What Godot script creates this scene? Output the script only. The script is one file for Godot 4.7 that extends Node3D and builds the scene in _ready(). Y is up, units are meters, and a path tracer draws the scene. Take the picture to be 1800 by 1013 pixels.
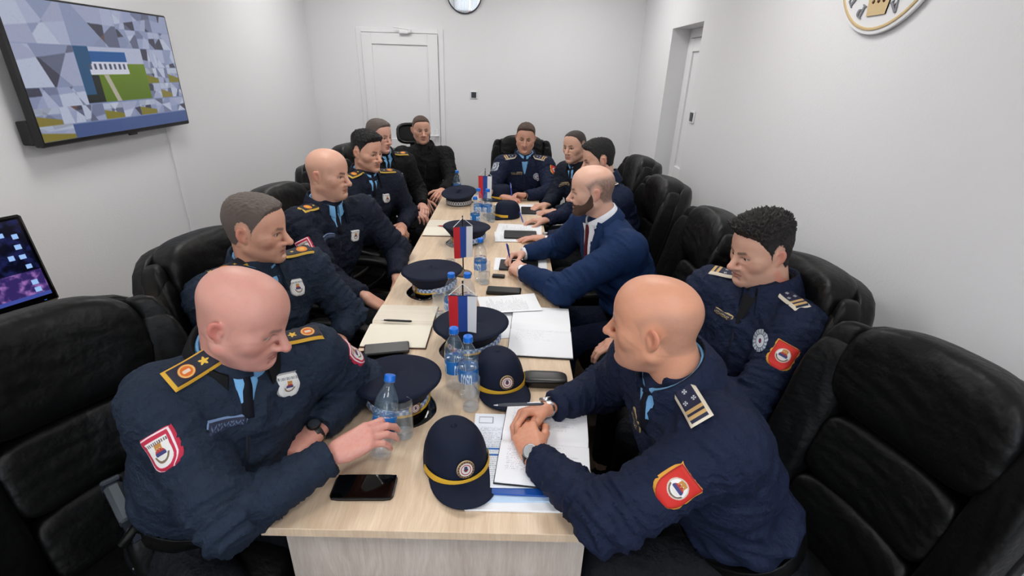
extends Node3D
# A meeting room: officers round a long oak table, seen from its near end.

var M := {}
var taken := {}

func _ready() -> void:
	# ---- camera, sky, light, exposure
	var cam := Camera3D.new()
	cam.name = "camera"
	add_child(cam)
	cam.position = Vector3(0, 1.74, 0)
	cam.basis = Basis(Vector3.UP, deg_to_rad(-0.6)) * Basis(Vector3.RIGHT, deg_to_rad(-24.2)) * Basis(Vector3.BACK, deg_to_rad(1.8))
	cam.fov = 60.99
	cam.near = 0.02
	cam.current = true
	var we := WorldEnvironment.new()
	we.name = "environment"
	var e := Environment.new()
	e.background_mode = Environment.BG_SKY
	var sky := Sky.new()
	var ps := ProceduralSkyMaterial.new()
	ps.sky_top_color = Color(0.72, 0.78, 0.86)
	ps.sky_horizon_color = Color(0.88, 0.9, 0.92)
	ps.ground_horizon_color = Color(0.6, 0.6, 0.58)
	ps.ground_bottom_color = Color(0.4, 0.4, 0.38)
	ps.energy_multiplier = 7.5
	sky.sky_material = ps
	e.sky = sky
	e.tonemap_mode = Environment.TONE_MAPPER_LINEAR
	e.tonemap_exposure = 1.25
	e.sdfgi_enabled = true
	e.ssao_enabled = true
	e.ssil_enabled = true
	we.environment = e
	add_child(we)
	make_materials()
	room()
	ceiling_lights()
	furniture()
	wall_things()
	people()
	table_things()

# ---------- building helpers ----------
func numbered(called: String) -> String:
	var n: int = taken.get(called, 0)
	taken[called] = n + 1
	return called if n == 0 else "%s_%03d" % [called, n]

func arr_mesh(v: PackedVector3Array, idx: PackedInt32Array, m: Material, uv = null, col = null, nrm = null) -> ArrayMesh:
	var a := []
	a.resize(Mesh.ARRAY_MAX)
	a[Mesh.ARRAY_VERTEX] = v
	a[Mesh.ARRAY_NORMAL] = normals_of(v, idx) if nrm == null else nrm
	if uv != null:
		a[Mesh.ARRAY_TEX_UV] = uv
	if col != null:
		a[Mesh.ARRAY_COLOR] = col
	a[Mesh.ARRAY_INDEX] = idx
	var am := ArrayMesh.new()
	am.add_surface_from_arrays(Mesh.PRIMITIVE_TRIANGLES, a)
	am.surface_set_material(0, m)
	return am

func put(called: String, mesh: Mesh, parent: Node, at := Transform3D.IDENTITY) -> MeshInstance3D:
	var o := MeshInstance3D.new()
	o.mesh = mesh
	o.name = called if parent != self else numbered(called)
	parent.add_child(o, true)
	o.transform = at
	return o

func thing(called: String, label: String, category: String, at := Vector3.ZERO, turn := 0.0, group := "") -> Node3D:
	var o := Node3D.new()
	o.name = numbered(called)
	add_child(o)
	o.position = at
	o.rotation.y = turn
	tag(o, label, category, group)
	return o

func tag(o: Node, label: String, category: String, group := "") -> void:
	o.set_meta("label", label)
	o.set_meta("category", category)
	if group:
		o.set_meta("group", group)

func copy_of(o: Node3D, label: String, at: Vector3, turn: float, group := "") -> Node3D:
	var c: Node3D = o.duplicate()
	c.name = numbered(str(o.name).trim_suffix("_000"))
	add_child(c)
	c.position = at
	c.rotation = Vector3(0, turn, 0)
	c.set_meta("label", label)
	if group:
		c.set_meta("group", group)
	return c

func structure(o: Node) -> Node:
	o.set_meta("kind", "structure")
	return o

func from(m: Array, mat: Material, uv = null) -> ArrayMesh:
	return arr_mesh(m[0], m[1], mat, uv)

# flat-shaded box with chamfered edges
func box(size: Vector3, mat: Material, r := 0.002) -> ArrayMesh:
	var h := size * 0.5
	r = minf(r, minf(h.x, minf(h.y, h.z)) * 0.9)
	var v := PackedVector3Array()
	var idx := PackedInt32Array()
	var nr := PackedVector3Array()
	var add := func(pts: Array):
		var c := Vector3.ZERO
		for p in pts:
			c += p
		var n: Vector3 = (pts[2] - pts[0]).cross(pts[1] - pts[0]).normalized()
		if n.dot(c) < 0:
			pts.reverse()
			n = -n
		var b := v.size()
		for p in pts:
			v.append(p)
			nr.append(n)
		for k in range(1, pts.size() - 1):
			idx.append_array(PackedInt32Array([b, b + k, b + k + 1]))
	var g := func(sx, sy, sz, k): return Vector3(sx * (h.x - (0.0 if k == 0 else r)), sy * (h.y - (0.0 if k == 1 else r)), sz * (h.z - (0.0 if k == 2 else r)))
	for s in [-1, 1]:
		add.call([g.call(s, -1, -1, 0), g.call(s, 1, -1, 0), g.call(s, 1, 1, 0), g.call(s, -1, 1, 0)])
		add.call([g.call(-1, s, -1, 1), g.call(1, s, -1, 1), g.call(1, s, 1, 1), g.call(-1, s, 1, 1)])
		add.call([g.call(-1, -1, s, 2), g.call(1, -1, s, 2), g.call(1, 1, s, 2), g.call(-1, 1, s, 2)])
		for t in [-1, 1]:
			add.call([g.call(-1, s, t, 1), g.call(1, s, t, 1), g.call(1, s, t, 2), g.call(-1, s, t, 2)])
			add.call([g.call(s, -1, t, 0), g.call(s, 1, t, 0), g.call(s, 1, t, 2), g.call(s, -1, t, 2)])
			add.call([g.call(s, t, -1, 0), g.call(s, t, 1, 0), g.call(s, t, 1, 1), g.call(s, t, -1, 1)])
			for q in [-1, 1]:
				add.call([g.call(s, t, q, 0), g.call(s, t, q, 1), g.call(s, t, q, 2)])
	return arr_mesh(v, idx, mat, null, null, nr)

# soft cushion: a rounded box of exponent e, bent by a function of its points
func puff(size: Vector3, e: float, mat: Material, n := 8, bend = null) -> ArrayMesh:
	var v := PackedVector3Array()
	var idx := PackedInt32Array()
	var known := {}
	for f in 6:
		var ids := []
		for j in n + 1:
			for i in n + 1:
				var a := tan((float(i) / n - 0.5) * PI * 0.5)
				var b := tan((float(j) / n - 0.5) * PI * 0.5)
				var p: Vector3 = [Vector3(1, a, b), Vector3(-1, b, a), Vector3(b, 1, a), Vector3(a, -1, b), Vector3(a, b, 1), Vector3(b, a, -1)][f]
				var q := p.abs()
				var l := pow(pow(q.x, e) + pow(q.y, e) + pow(q.z, e), 1.0 / e)
				p = p / l
				var key := Vector3i((p * 5000.0).round())
				if not known.has(key):
					known[key] = v.size()
					var w := p * size * 0.5
					v.append((bend as Callable).call(w) if bend != null else w)
				ids.append(known[key])
		for j in n:
			for i in n:
				var k := j * (n + 1) + i
				idx.append_array(PackedInt32Array([ids[k], ids[k + n + 1], ids[k + 1], ids[k + 1], ids[k + n + 1], ids[k + n + 2]]))
	return arr_mesh(v, idx, mat)

# turned shape: profile of [radius, height] from bottom to top
static func lathe_arr(prof: Array, n := 24, squash := 1.0) -> Array:
	var rings := []
	for p in prof:
		var r := []
		for k in n + 1:
			var a := TAU * k / n
			r.append(Vector3(cos(a) * p[0], p[1], -sin(a) * p[0] * squash))
		rings.append(r)
	var m := loft(rings, false)
	var uv := PackedVector2Array()
	for j in prof.size():
		for k in n + 1:
			uv.append(Vector2(float(k) / n, 1.0 - float(j) / (prof.size() - 1)))
	var fl := PackedInt32Array()
	for t in range(0, m[1].size(), 3):
		fl.append_array(PackedInt32Array([m[1][t], m[1][t + 2], m[1][t + 1]]))
	m[1] = fl
	# smooth normals across the seam
	var nn := normals_of(m[0], fl)
	for j in prof.size():
		var s := (nn[j * (n + 1)] + nn[j * (n + 1) + n]).normalized()
		nn[j * (n + 1)] = s
		nn[j * (n + 1) + n] = s
	return [m[0], fl, uv, nn]

func lathe(prof: Array, mat: Material, n := 24, squash := 1.0) -> ArrayMesh:
	var m := lathe_arr(prof, n, squash)
	return arr_mesh(m[0], m[1], mat, m[2], null, m[3])

# flat outline (x, y) pushed out along z
func slab(outline: PackedVector2Array, depth: float, mat: Material) -> ArrayMesh:
	var tri := Geometry2D.triangulate_polygon(outline)
	var v := PackedVector3Array()
	var nr := PackedVector3Array()
	var idx := PackedInt32Array()
	for s in [1, -1]:
		var b := v.size()
		for p in outline:
			v.append(Vector3(p.x, p.y, depth * 0.5 * s))
			nr.append(Vector3(0, 0, s))
		for t in range(0, tri.size(), 3):
			var a := outline[tri[t]]
			var cw := (outline[tri[t + 1]] - a).cross(outline[tri[t + 2]] - a) < 0
			if cw == (s > 0):
				idx.append_array(PackedInt32Array([b + tri[t], b + tri[t + 1], b + tri[t + 2]]))
			else:
				idx.append_array(PackedInt32Array([b + tri[t], b + tri[t + 2], b + tri[t + 1]]))
	var area := 0.0
	for i in outline.size():
		area += outline[i].cross(outline[(i + 1) % outline.size()])
	for i in outline.size():
		var a := outline[i]
		var c := outline[(i + 1) % outline.size()]
		var d := (c - a).normalized() * signf(area)
		var n := Vector3(d.y, -d.x, 0)
		var b := v.size()
		for p in [Vector3(a.x, a.y, depth * 0.5), Vector3(c.x, c.y, depth * 0.5), Vector3(c.x, c.y, -depth * 0.5), Vector3(a.x, a.y, -depth * 0.5)]:
			v.append(p)
			nr.append(n)
		idx.append_array(PackedInt32Array([b, b + 1, b + 2, b, b + 2, b + 3]) if area < 0 else PackedInt32Array([b, b + 2, b + 1, b, b + 3, b + 2]))
	return arr_mesh(v, idx, mat, null, null, nr)

func letters(text: String, size: float, depth: float, mat: Material, font := "Droid Sans", weight := 400) -> TextMesh:
	var t := TextMesh.new()
	var sf := SystemFont.new()
	sf.font_names = PackedStringArray([font])
	sf.font_weight = weight
	t.font = sf
	t.text = text
	t.font_size = 64
	t.pixel_size = size / 64.0
	t.depth = depth
	t.material = mat
	return t

# a printed sheet: per pixel colour from a function of (u, v)
func picture(w: int, h: int, f: Callable) -> ImageTexture:
	var im := Image.create(w, h, false, Image.FORMAT_RGB8)
	for y in h:
		for x in w:
			im.set_pixel(x, y, f.call((x + 0.5) / w, (y + 0.5) / h))
	return ImageTexture.create_from_image(im)

# flat rectangle with its own UVs, facing +z (or lying face up when flat)
func sheet(w: float, h: float, mat: Material, flat := false) -> ArrayMesh:
	var v := PackedVector3Array()
	for p in [[-1, -1], [1, -1], [1, 1], [-1, 1]]:
		v.append(Vector3(p[0] * w * 0.5, 0, -p[1] * h * 0.5) if flat else Vector3(p[0] * w * 0.5, p[1] * h * 0.5, 0))
	return arr_mesh(v, PackedInt32Array([0, 2, 1, 0, 3, 2]), mat, PackedVector2Array([Vector2(0, 1), Vector2(1, 1), Vector2(1, 0), Vector2(0, 0)]))

# ---------- materials ----------
func mat(key: String, c: Color, rough := 0.6, metal := 0.0) -> StandardMaterial3D:
	var m := StandardMaterial3D.new()
	m.albedo_color = c
	m.roughness = rough
	m.metallic = metal
	M[key] = m
	return m

func noise_tex(freq: float, w: int, as_normal: bool, strength := 4.0, seed_ := 1, oct := 3) -> NoiseTexture2D:
	var n := FastNoiseLite.new()
	n.seed = seed_
	n.frequency = freq
	n.fractal_octaves = oct
	var t := NoiseTexture2D.new()
	t.width = w
	t.height = w
	t.seamless = true
	t.noise = n
	if as_normal:
		t.as_normal_map = true
		t.bump_strength = strength
	return t

func relief(m: StandardMaterial3D, tex: Texture2D, scale: float, depth: float) -> void:
	m.normal_enabled = true
	m.normal_texture = tex
	m.normal_scale = depth
	m.uv1_triplanar = true
	m.uv1_scale = Vector3.ONE * scale

func glassy(key: String, c: Color, a: float, rough := 0.04) -> StandardMaterial3D:
	var m := mat(key, Color(c.r, c.g, c.b, a), rough)
	m.transparency = BaseMaterial3D.TRANSPARENCY_ALPHA
	return m

func make_materials() -> void:
	var weave := noise_tex(0.18, 256, true, 3.0, 2)
	var grain := noise_tex(0.06, 256, true, 5.0, 3)
	var plaster := noise_tex(0.12, 256, true, 2.0, 4)
	for w in [["wall_paint", Color(0.885, 0.885, 0.89)], ["ceiling_paint", Color(0.93, 0.93, 0.93)]]:
		relief(mat(w[0], w[1], 0.9), plaster, 2.2, 0.12)
	mat("pvc", Color(0.89, 0.89, 0.895), 0.5)
	mat("pvc_line", Color(0.62, 0.62, 0.63), 0.6)
	mat("steel", Color(0.75, 0.75, 0.76), 0.28, 1.0)
	mat("silver_plastic", Color(0.7, 0.71, 0.72), 0.35, 0.3)
	mat("black_plastic", Color(0.035, 0.036, 0.04), 0.35)
	mat("grey_plastic", Color(0.2, 0.22, 0.25), 0.4)
	mat("black_gloss", Color(0.012, 0.012, 0.014), 0.06)
	mat("mirror", Color(0.94, 0.95, 0.95), 0.01, 1.0)
	mat("gunmetal", Color(0.34, 0.37, 0.39), 0.35, 0.5)
	mat("gold", Color(0.78, 0.6, 0.24), 0.35, 0.6)
	mat("gold_matt", Color(0.8, 0.7, 0.52), 0.5, 0.0)
	mat("letter_grey", Color(0.52, 0.52, 0.54), 0.4, 0.4)
	var le := mat("leather", Color(0.03, 0.032, 0.033), 0.45)
	relief(le, noise_tex(0.03, 512, true, 6.0, 9, 3), 2.2, 0.28)
	le.metallic_specular = 0.35
	mat("castor", Color(0.02, 0.02, 0.02), 0.5)
	mat("chair_base", Color(0.03, 0.03, 0.032), 0.3)
	relief(mat("chair_mesh", Color(0.045, 0.047, 0.05), 0.8), weave, 12.0, 1.0)
	# cloth: soft creases with a fine weave on top
	var cn := FastNoiseLite.new()
	cn.seed = 17
	cn.frequency = 0.011
	cn.fractal_type = FastNoiseLite.FRACTAL_RIDGED
	cn.fractal_octaves = 4
	cn.fractal_gain = 0.42
	cn.domain_warp_enabled = true
	cn.domain_warp_amplitude = 40.0
	cn.domain_warp_frequency = 0.008
	var creases := NoiseTexture2D.new()
	creases.width = 512
	creases.height = 512
	creases.seamless = true
	creases.noise = cn
	creases.as_normal_map = true
	creases.bump_strength = 14.0
	for c in [["navy", Color(0.13, 0.172, 0.235)], ["navy_black", Color(0.095, 0.118, 0.175)], ["navy_blue", Color(0.1, 0.132, 0.222)], ["black_cloth", Color(0.075, 0.078, 0.085)], ["suit_blue", Color(0.075, 0.162, 0.305)], ["trousers", Color(0.07, 0.08, 0.1)], ["suit_trousers", Color(0.06, 0.1, 0.19)], ["cap_cloth", Color(0.085, 0.112, 0.185)], ["shirt_blue", Color(0.46, 0.68, 0.86)], ["shirt_white", Color(0.88, 0.89, 0.91)], ["tie_dark", Color(0.06, 0.07, 0.11)], ["tie_red", Color(0.33, 0.1, 0.13)], ["collar_black", Color(0.085, 0.09, 0.1)]]:
		var m := mat(c[0], c[1], 0.7)
		if c[0] in ["navy", "navy_blue", "navy_black", "black_cloth", "suit_blue", "trousers", "suit_trousers"]:
			relief(m, creases, 3.2, 1.0 if c[0] != "suit_blue" else 0.3)
		else:
			relief(m, weave, 14.0, 0.55)
		m.metallic_specular = 0.28
	mat("zip", Color(0.16, 0.18, 0.22), 0.4, 0.4)
	mat("shoe", Color(0.02, 0.02, 0.02), 0.3)
	var sk := mat("skin", Color(1, 1, 1), 0.46)
	sk.vertex_color_use_as_albedo = true
	sk.subsurf_scatter_enabled = true
	sk.subsurf_scatter_strength = 0.12
	relief(sk, noise_tex(0.2, 256, true, 2.0, 12), 18.0, 0.25)
	mat("eye", Color(1, 1, 1), 0.15).vertex_color_use_as_albedo = true
	var strands := noise_tex(0.25, 256, true, 8.0, 6)
	for c in [["hair_dark", Color(0.13, 0.115, 0.11)], ["hair_black", Color(0.075, 0.07, 0.07)], ["hair_crop", Color(0.21, 0.175, 0.16)], ["hair_brown", Color(0.3, 0.225, 0.18)], ["hair_grey", Color(0.4, 0.355, 0.33)], ["beard", Color(0.33, 0.23, 0.18)]]:
		relief(mat(c[0], c[1], 0.6), strands, 16.0, 0.9)
	# oak-look board: long grain along the texture's v, so along z on flat tops and along y on upright boards
	var n := FastNoiseLite.new()
	n.seed = 21
	n.frequency = 1.0
	n.fractal_octaves = 3
	M["oak"] = oak("oak", n, Color(0.9, 0.81, 0.7), Color(0.79, 0.675, 0.555))
	M["oak_panel"] = oak("oak_panel", n, Color(0.85, 0.8, 0.75), Color(0.72, 0.66, 0.6))
	mat("oak_edge", Color(0.8, 0.7, 0.58), 0.5)
	relief(mat("floor_board", Color(0.34, 0.27, 0.21), 0.4), grain, 1.0, 0.2)
	mat("paper", Color(0.93, 0.935, 0.945), 0.75)
	mat("paper_cream", Color(0.93, 0.9, 0.83), 0.75)
	mat("cover_brown", Color(0.33, 0.16, 0.12), 0.5)
	mat("cover_black", Color(0.04, 0.042, 0.05), 0.45)
	mat("cover_blue", Color(0.08, 0.3, 0.62), 0.3)
	mat("folder_clear", Color(0.72, 0.82, 0.92), 0.2)
	mat("yellow", Color(0.85, 0.66, 0.16), 0.6)
	mat("pen_blue", Color(0.1, 0.22, 0.62), 0.3)
	mat("pen_red", Color(0.7, 0.1, 0.12), 0.3)
	mat("cap_plastic", Color(0.06, 0.42, 0.82), 0.35)
	glassy("bottle_clear", Color(0.6, 0.78, 0.9), 0.06, 0.02)
	glassy("water", Color(0.5, 0.7, 0.82), 0.05, 0.0)
	glassy("tumbler", Color(0.8, 0.88, 0.92), 0.05, 0.01)
	glassy("tumbler_base", Color(0.85, 0.9, 0.93), 0.2, 0.02)
	mat("cord_white", Color(0.9, 0.9, 0.9), 0.6)
	mat("wood_pole", Color(0.4, 0.33, 0.25), 0.4)
	mat("pole_dark", Color(0.15, 0.15, 0.17), 0.3, 0.5)
	var ln := glassy("pane", Color(0.95, 0.97, 0.98), 0.06, 0.0)
	ln.metallic_specular = 0.5
	var cu := mat("curtain", Color(0.93, 0.93, 0.94), 0.9)
	cu.backlight_enabled = true
	cu.backlight = Color(0.6, 0.6, 0.6)
	print_materials()

func oak(key: String, n: FastNoiseLite, light: Color, dark: Color) -> StandardMaterial3D:
	var im := Image.create(768, 768, false, Image.FORMAT_RGB8)
	for y in 768:
		var v := absf(y / 384.0 - 1.0)
		for x in 768:
			var u := x / 768.0
			var warp := n.get_noise_2d(u * 5.0, v * 1.6) * 0.025
			var g := n.get_noise_2d((u + warp) * 60.0, v * 1.6) * 0.5 + n.get_noise_2d(u * 210.0, v * 7.0 + 40.0) * 0.5
			var broad := n.get_noise_2d((u + warp) * 14.0 + 9.0, v * 0.8)
			im.set_pixel(x, y, light.lerp(dark, clampf(0.38 + g * 0.55 + broad * 0.4, 0.0, 1.0)))
	var m := mat(key, Color.WHITE, 0.42)
	m.albedo_texture = ImageTexture.create_from_image(im)
	m.uv1_triplanar = true
	m.uv1_world_triplanar = true
	m.uv1_scale = Vector3(0.9, 0.9, 0.9)
	m.uv1_offset = Vector3(0.31, 0.17, 0.31)
	return m

func printed(key: String, tex: Texture2D, rough := 0.7) -> StandardMaterial3D:
	var m := mat(key, Color.WHITE, rough)
	m.albedo_texture = tex
	return m

static func shield_d(u: float, v: float) -> float:   # > 0 inside a shield that fills the square, about fractions
	var x := absf(u - 0.5) * 2.0
	var y := v
	var half := 0.98
	if y > 0.62:
		half = 0.98 * sqrt(maxf(0.0, 1.0 - pow((y - 0.62) / 0.38, 2.0)))
	return minf(half - x, y * 2.0) * 0.5

static func crest(u: float, v: float, ground: Color) -> Color:   # small arms: crown over a tricolour shield with leaves
	var x := (u - 0.5)
	var y := (v - 0.5)
	if absf(x) < 0.13 and y > -0.3 and y < -0.13 + 0.05 * cos(x * 60.0):
		return Color(0.72, 0.5, 0.22)
	if x * x / 0.04 + (y - 0.02) * (y - 0.02) / 0.03 < 1.0:
		if y < -0.04:
			return Color(0.66, 0.16, 0.16)
		if y < 0.07:
			return Color(0.2, 0.22, 0.42)
		return Color(0.86, 0.84, 0.82)
	if absf(sqrt(x * x + y * y) - 0.27) < 0.035 and y > 0.05:
		return Color(0.45, 0.38, 0.3)
	return ground

static func stitched(u: float, v: float) -> bool:   # small stitched letters, too small to read
	if u < 0.1 or u > 0.9 or v < 0.27 or v > 0.73:
		return false
	var x := (u - 0.1) / 0.8 * 11.0
	var cx := int(fposmod(x, 1.0) * 4.0)
	var cy := int((v - 0.27) / 0.46 * 5.0)
	return cx < 3 and ((int(x) * 7 + cy * 5 + cx * 3 + int(x) * cy * 2) % 4 < 2)

func print_materials() -> void:
	# sleeve patches
	printed("patch_pink", picture(96, 116, func(u, v):
		var d := shield_d(u, v)
		var c := Color(0.72, 0.12, 0.25)
		if d > 0.06 and d < 0.1: return Color(0.9, 0.85, 0.86)
		if d > 0.1:
			var r := shield_d((u - 0.5) * 1.55 + 0.5, (v - 0.2) * 1.45)
			if r > 0.0:
				if v < 0.32 and v > 0.24 and fposmod(u * 17.0, 1.0) < 0.55: return Color(0.4, 0.36, 0.36)
				return crest((u - 0.5) * 1.3 + 0.5, (v - 0.54) * 1.25 + 0.5, Color(0.87, 0.86, 0.85))
		return c))
	printed("patch_red", picture(96, 116, func(u, v):
		var d := shield_d(u, v)
		if d < 0.055: return Color(0.85, 0.62, 0.22)
		if d < 0.085: return Color(0.62, 0.1, 0.08)
		var q := Vector2(u - 0.5, (v - 0.47) * 1.2)
		if q.length() < 0.29:
			if q.length() > 0.25: return Color(0.8, 0.75, 0.7)
			return crest(q.x * 1.15 + 0.5, q.y * 1.15 + 0.5, Color(0.9, 0.89, 0.88))
		return Color(0.79, 0.15, 0.11)))
	printed("patch_grey", picture(64, 76, func(u, v):
		var d := shield_d(u, v)
		return Color(0.75, 0.77, 0.8) if d < 0.07 or absf(Vector2(u - 0.5, v - 0.45).length() - 0.2) < 0.06 else Color(0.45, 0.48, 0.54)))
	printed("badge_shield", picture(80, 90, func(u, v):
		var d := shield_d(u, v)
		if d < 0.04: return Color(0.6, 0.6, 0.6)
		if v < 0.22 and v > 0.12 and fposmod(u * 15.0, 1.0) < 0.5: return Color(0.4, 0.4, 0.42)
		return crest((u - 0.5) * 1.3 + 0.5, (v - 0.5) * 1.3 + 0.5, Color(0.86, 0.86, 0.85))))
	printed("badge_star", picture(96, 96, func(u, v):
		var q := Vector2(u - 0.5, v - 0.5)
		var r := q.length()
		if r < 0.15: return Color(0.6, 0.15, 0.2) if r < 0.06 else (Color(0.2, 0.25, 0.45) if r < 0.1 else Color(0.85, 0.86, 0.88))
		if r < 0.3 and r > 0.26: return Color(0.35, 0.38, 0.44)
		return Color(0.74, 0.77, 0.81).lerp(Color(0.42, 0.45, 0.5), 0.5 + 0.5 * sin(atan2(q.y, q.x) * 16.0)) if r > 0.3 else Color(0.8, 0.82, 0.85), ), 0.35)
	printed("name_gold", picture(96, 32, func(u, v):
		if u < 0.04 or u > 0.96 or v < 0.12 or v > 0.88: return Color(0.72, 0.62, 0.42)
		if stitched(u, v): return Color(0.7, 0.6, 0.42)
		return Color(0.1, 0.11, 0.17)))
	printed("name_blue", picture(96, 32, func(u, v):
		if u < 0.04 or u > 0.96 or v < 0.12 or v > 0.88: return Color(0.42, 0.52, 0.66)
		if stitched(u, v): return Color(0.34, 0.41, 0.53)
		return Color(0.1, 0.13, 0.22)))
	var star := func(x, y, r):
		var a := atan2(x, y)
		var l := sqrt(x * x + y * y)
		var k := absf(fposmod(a / TAU * 5.0 + 0.5, 1.0) - 0.5) * 2.0
		return l < r * lerpf(1.0, 0.42, k)
	# v = 0 at the neck end
	printed("epaulette_star", picture(80, 160, func(u, v):
		if u < 0.1 or u > 0.9 or v < 0.06 or v > 0.94: return Color(0.83, 0.64, 0.18)
		if star.call((u - 0.5), -(v - 0.33) * 2.0, 0.2): return Color(0.88, 0.72, 0.25)
		var q := Vector2(u - 0.5, (v - 0.66) * 2.0)
		if q.length() < 0.3:
			if absf(q.length() - 0.25) < 0.03: return Color(0.85, 0.7, 0.4)
			return Color(0.82, 0.4, 0.1) if q.length() > 0.14 or absf(q.x) > 0.07 else Color(0.86, 0.78, 0.7)
		return Color(0.09, 0.1, 0.17)))
	printed("epaulette_disc", picture(80, 160, func(u, v):
		if u < 0.1 or u > 0.9 or v < 0.06 or v > 0.94: return Color(0.8, 0.66, 0.26)
		if star.call((u - 0.5), -(v - 0.3) * 2.0, 0.12): return Color(0.85, 0.7, 0.3)
		var q := Vector2(u - 0.5, (v - 0.62) * 2.0)
		if q.length() < 0.33: return Color(0.84, 0.5, 0.14) if q.length() > 0.16 else Color(0.85, 0.65, 0.3)
		return Color(0.08, 0.09, 0.14)))
	printed("epaulette_line", picture(80, 160, func(u, v):
		var side: float = 0.88 if v > 0.225 else 0.25 + (v / 0.225) * 0.63
		var x := absf(u - 0.5) * 2.0
		if x > side - 0.12 or v < 0.03 or v > 0.965: return Color(0.86, 0.82, 0.74)
		if (v > 0.68 and v < 0.77) or (v > 0.83 and v < 0.92): return Color(0.77, 0.63, 0.4)
		for c in [[0.3, 0.52], [0.7, 0.5], [0.5, 0.3]]:
			var q := Vector2(u - c[0], (v - c[1]) * 2.0)
			if q.length() < 0.1 and fposmod(atan2(q.y, q.x) / TAU * 4.0, 1.0) < 0.62: return Color(0.76, 0.77, 0.78)
		return Color(0.09, 0.11, 0.22)))
	# cap bands and badges
	printed("checker", picture(256, 24, func(u, v):
		return Color(0.84, 0.87, 0.92) if (int(u * 64.0) + int(v * 3.0)) % 2 == 0 else Color(0.4, 0.55, 0.78)))
	printed("checker_grey", picture(256, 24, func(u, v):
		return Color(0.82, 0.83, 0.84) if (int(u * 64.0) + int(v * 3.0)) % 2 == 0 else Color(0.42, 0.44, 0.47)))
	printed("cap_badge", picture(64, 64, func(u, v):
		var q := Vector2(u - 0.5, v - 0.5)
		var r := q.length()
		if r > 0.38: return Color(0.55, 0.42, 0.28).lerp(Color(0.3, 0.22, 0.16), 0.5 + 0.5 * sin(atan2(q.y, q.x) * 18.0))
		if r > 0.3: return Color(0.85, 0.83, 0.8)
		if r > 0.25: return Color(0.6, 0.14, 0.18)
		if r > 0.2: return Color(0.86, 0.85, 0.84)
		return Color(0.2, 0.2, 0.34) if q.y < 0.0 and absf(q.x) < 0.1 else Color(0.8, 0.78, 0.76) if r > 0.12 else Color(0.4, 0.1, 0.14)))
	# bottle label with the brand's word, and written or printed sheets
	var word := letters_image("rosa")
	printed("bottle_label", picture(256, 64, func(u, v):
		var c := Color(0.62, 0.8, 0.92) if v < 0.2 + 0.08 * sin(u * 19.0) else Color(0.1, 0.42, 0.72)
		if v > 0.84 + 0.05 * sin(u * 25.0): c = Color(0.55, 0.76, 0.9)
		var x := fposmod(u * 3.0, 1.0)
		if x > 0.2 and x < 0.8 and v > 0.3 and v < 0.78:
			var px := word.get_pixel(clampi(int((x - 0.2) / 0.6 * word.get_width()), 0, word.get_width() - 1), clampi(int((v - 0.3) / 0.48 * word.get_height()), 0, word.get_height() - 1))
			c = c.lerp(Color(0.93, 0.97, 1.0), px.r)
		return c), 0.4)
	var rn := FastNoiseLite.new()
	rn.frequency = 1.0
	var lines := func(u, v, rows, paper: Color, ink: Color, from_v: float, to_v: float, gap: float):
		var r := fposmod(v * rows, 1.0)
		var row := floorf(v * rows)
		var end := 0.5 + 0.42 * absf(rn.get_noise_1d(row * 7.3 + rows))*2.0
		if v > from_v and v < to_v and u > 0.09 and u < minf(end, 0.92) and r > 0.35 and r < 0.75 and rn.get_noise_2d(u * 160.0, row * 13.0) > gap:
			return paper.lerp(ink, 0.32)
		return paper
	printed("sheet_typed", picture(160, 224, func(u, v): return lines.call(u, v, 44.0, Color(0.93, 0.935, 0.945), Color(0.35, 0.36, 0.4), 0.12, 0.8, -0.1)), 0.75)
	printed("sheet_form", picture(160, 224, func(u, v):
		if (absf(u - 0.16) < 0.1 and absf(v - 0.1) < 0.05) and not (absf(u - 0.16) < 0.09 and absf(v - 0.1) < 0.043): return Color(0.5, 0.52, 0.58)
		if v > 0.5 and v < 0.62 and (absf(v - 0.52) < 0.01 or absf(v - 0.6) < 0.012): return Color(0.15, 0.42, 0.72)
		return lines.call(u, v, 40.0, Color(0.9, 0.92, 0.95), Color(0.3, 0.33, 0.42), 0.2, 0.92, -0.05)), 0.75)
	printed("page_written", picture(160, 224, func(u, v): return lines.call(u, v, 26.0, Color(0.92, 0.925, 0.94), Color(0.45, 0.47, 0.55), 0.08, 0.75, 0.02)), 0.75)
	printed("page_ruled", picture(96, 128, func(u, v): return Color(0.9, 0.86, 0.79).lerp(Color(0.75, 0.72, 0.68), 0.5 if fposmod(v * 22.0, 1.0) < 0.12 else 0.0)), 0.75)
	printed("page_faint", picture(160, 224, func(u, v): return lines.call(u, v, 30.0, Color(0.92, 0.925, 0.935), Color(0.62, 0.63, 0.68), 0.1, 0.5, 0.1)), 0.75)
	# flag: red, blue, white side by side as it hangs
	printed("flag_cloth", picture(60, 60, func(u, _v):
		return Color(0.78, 0.1, 0.14) if u < 0.333 else (Color(0.1, 0.26, 0.58) if u < 0.667 else Color(0.88, 0.89, 0.9))), 0.6)
	screens()

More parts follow.
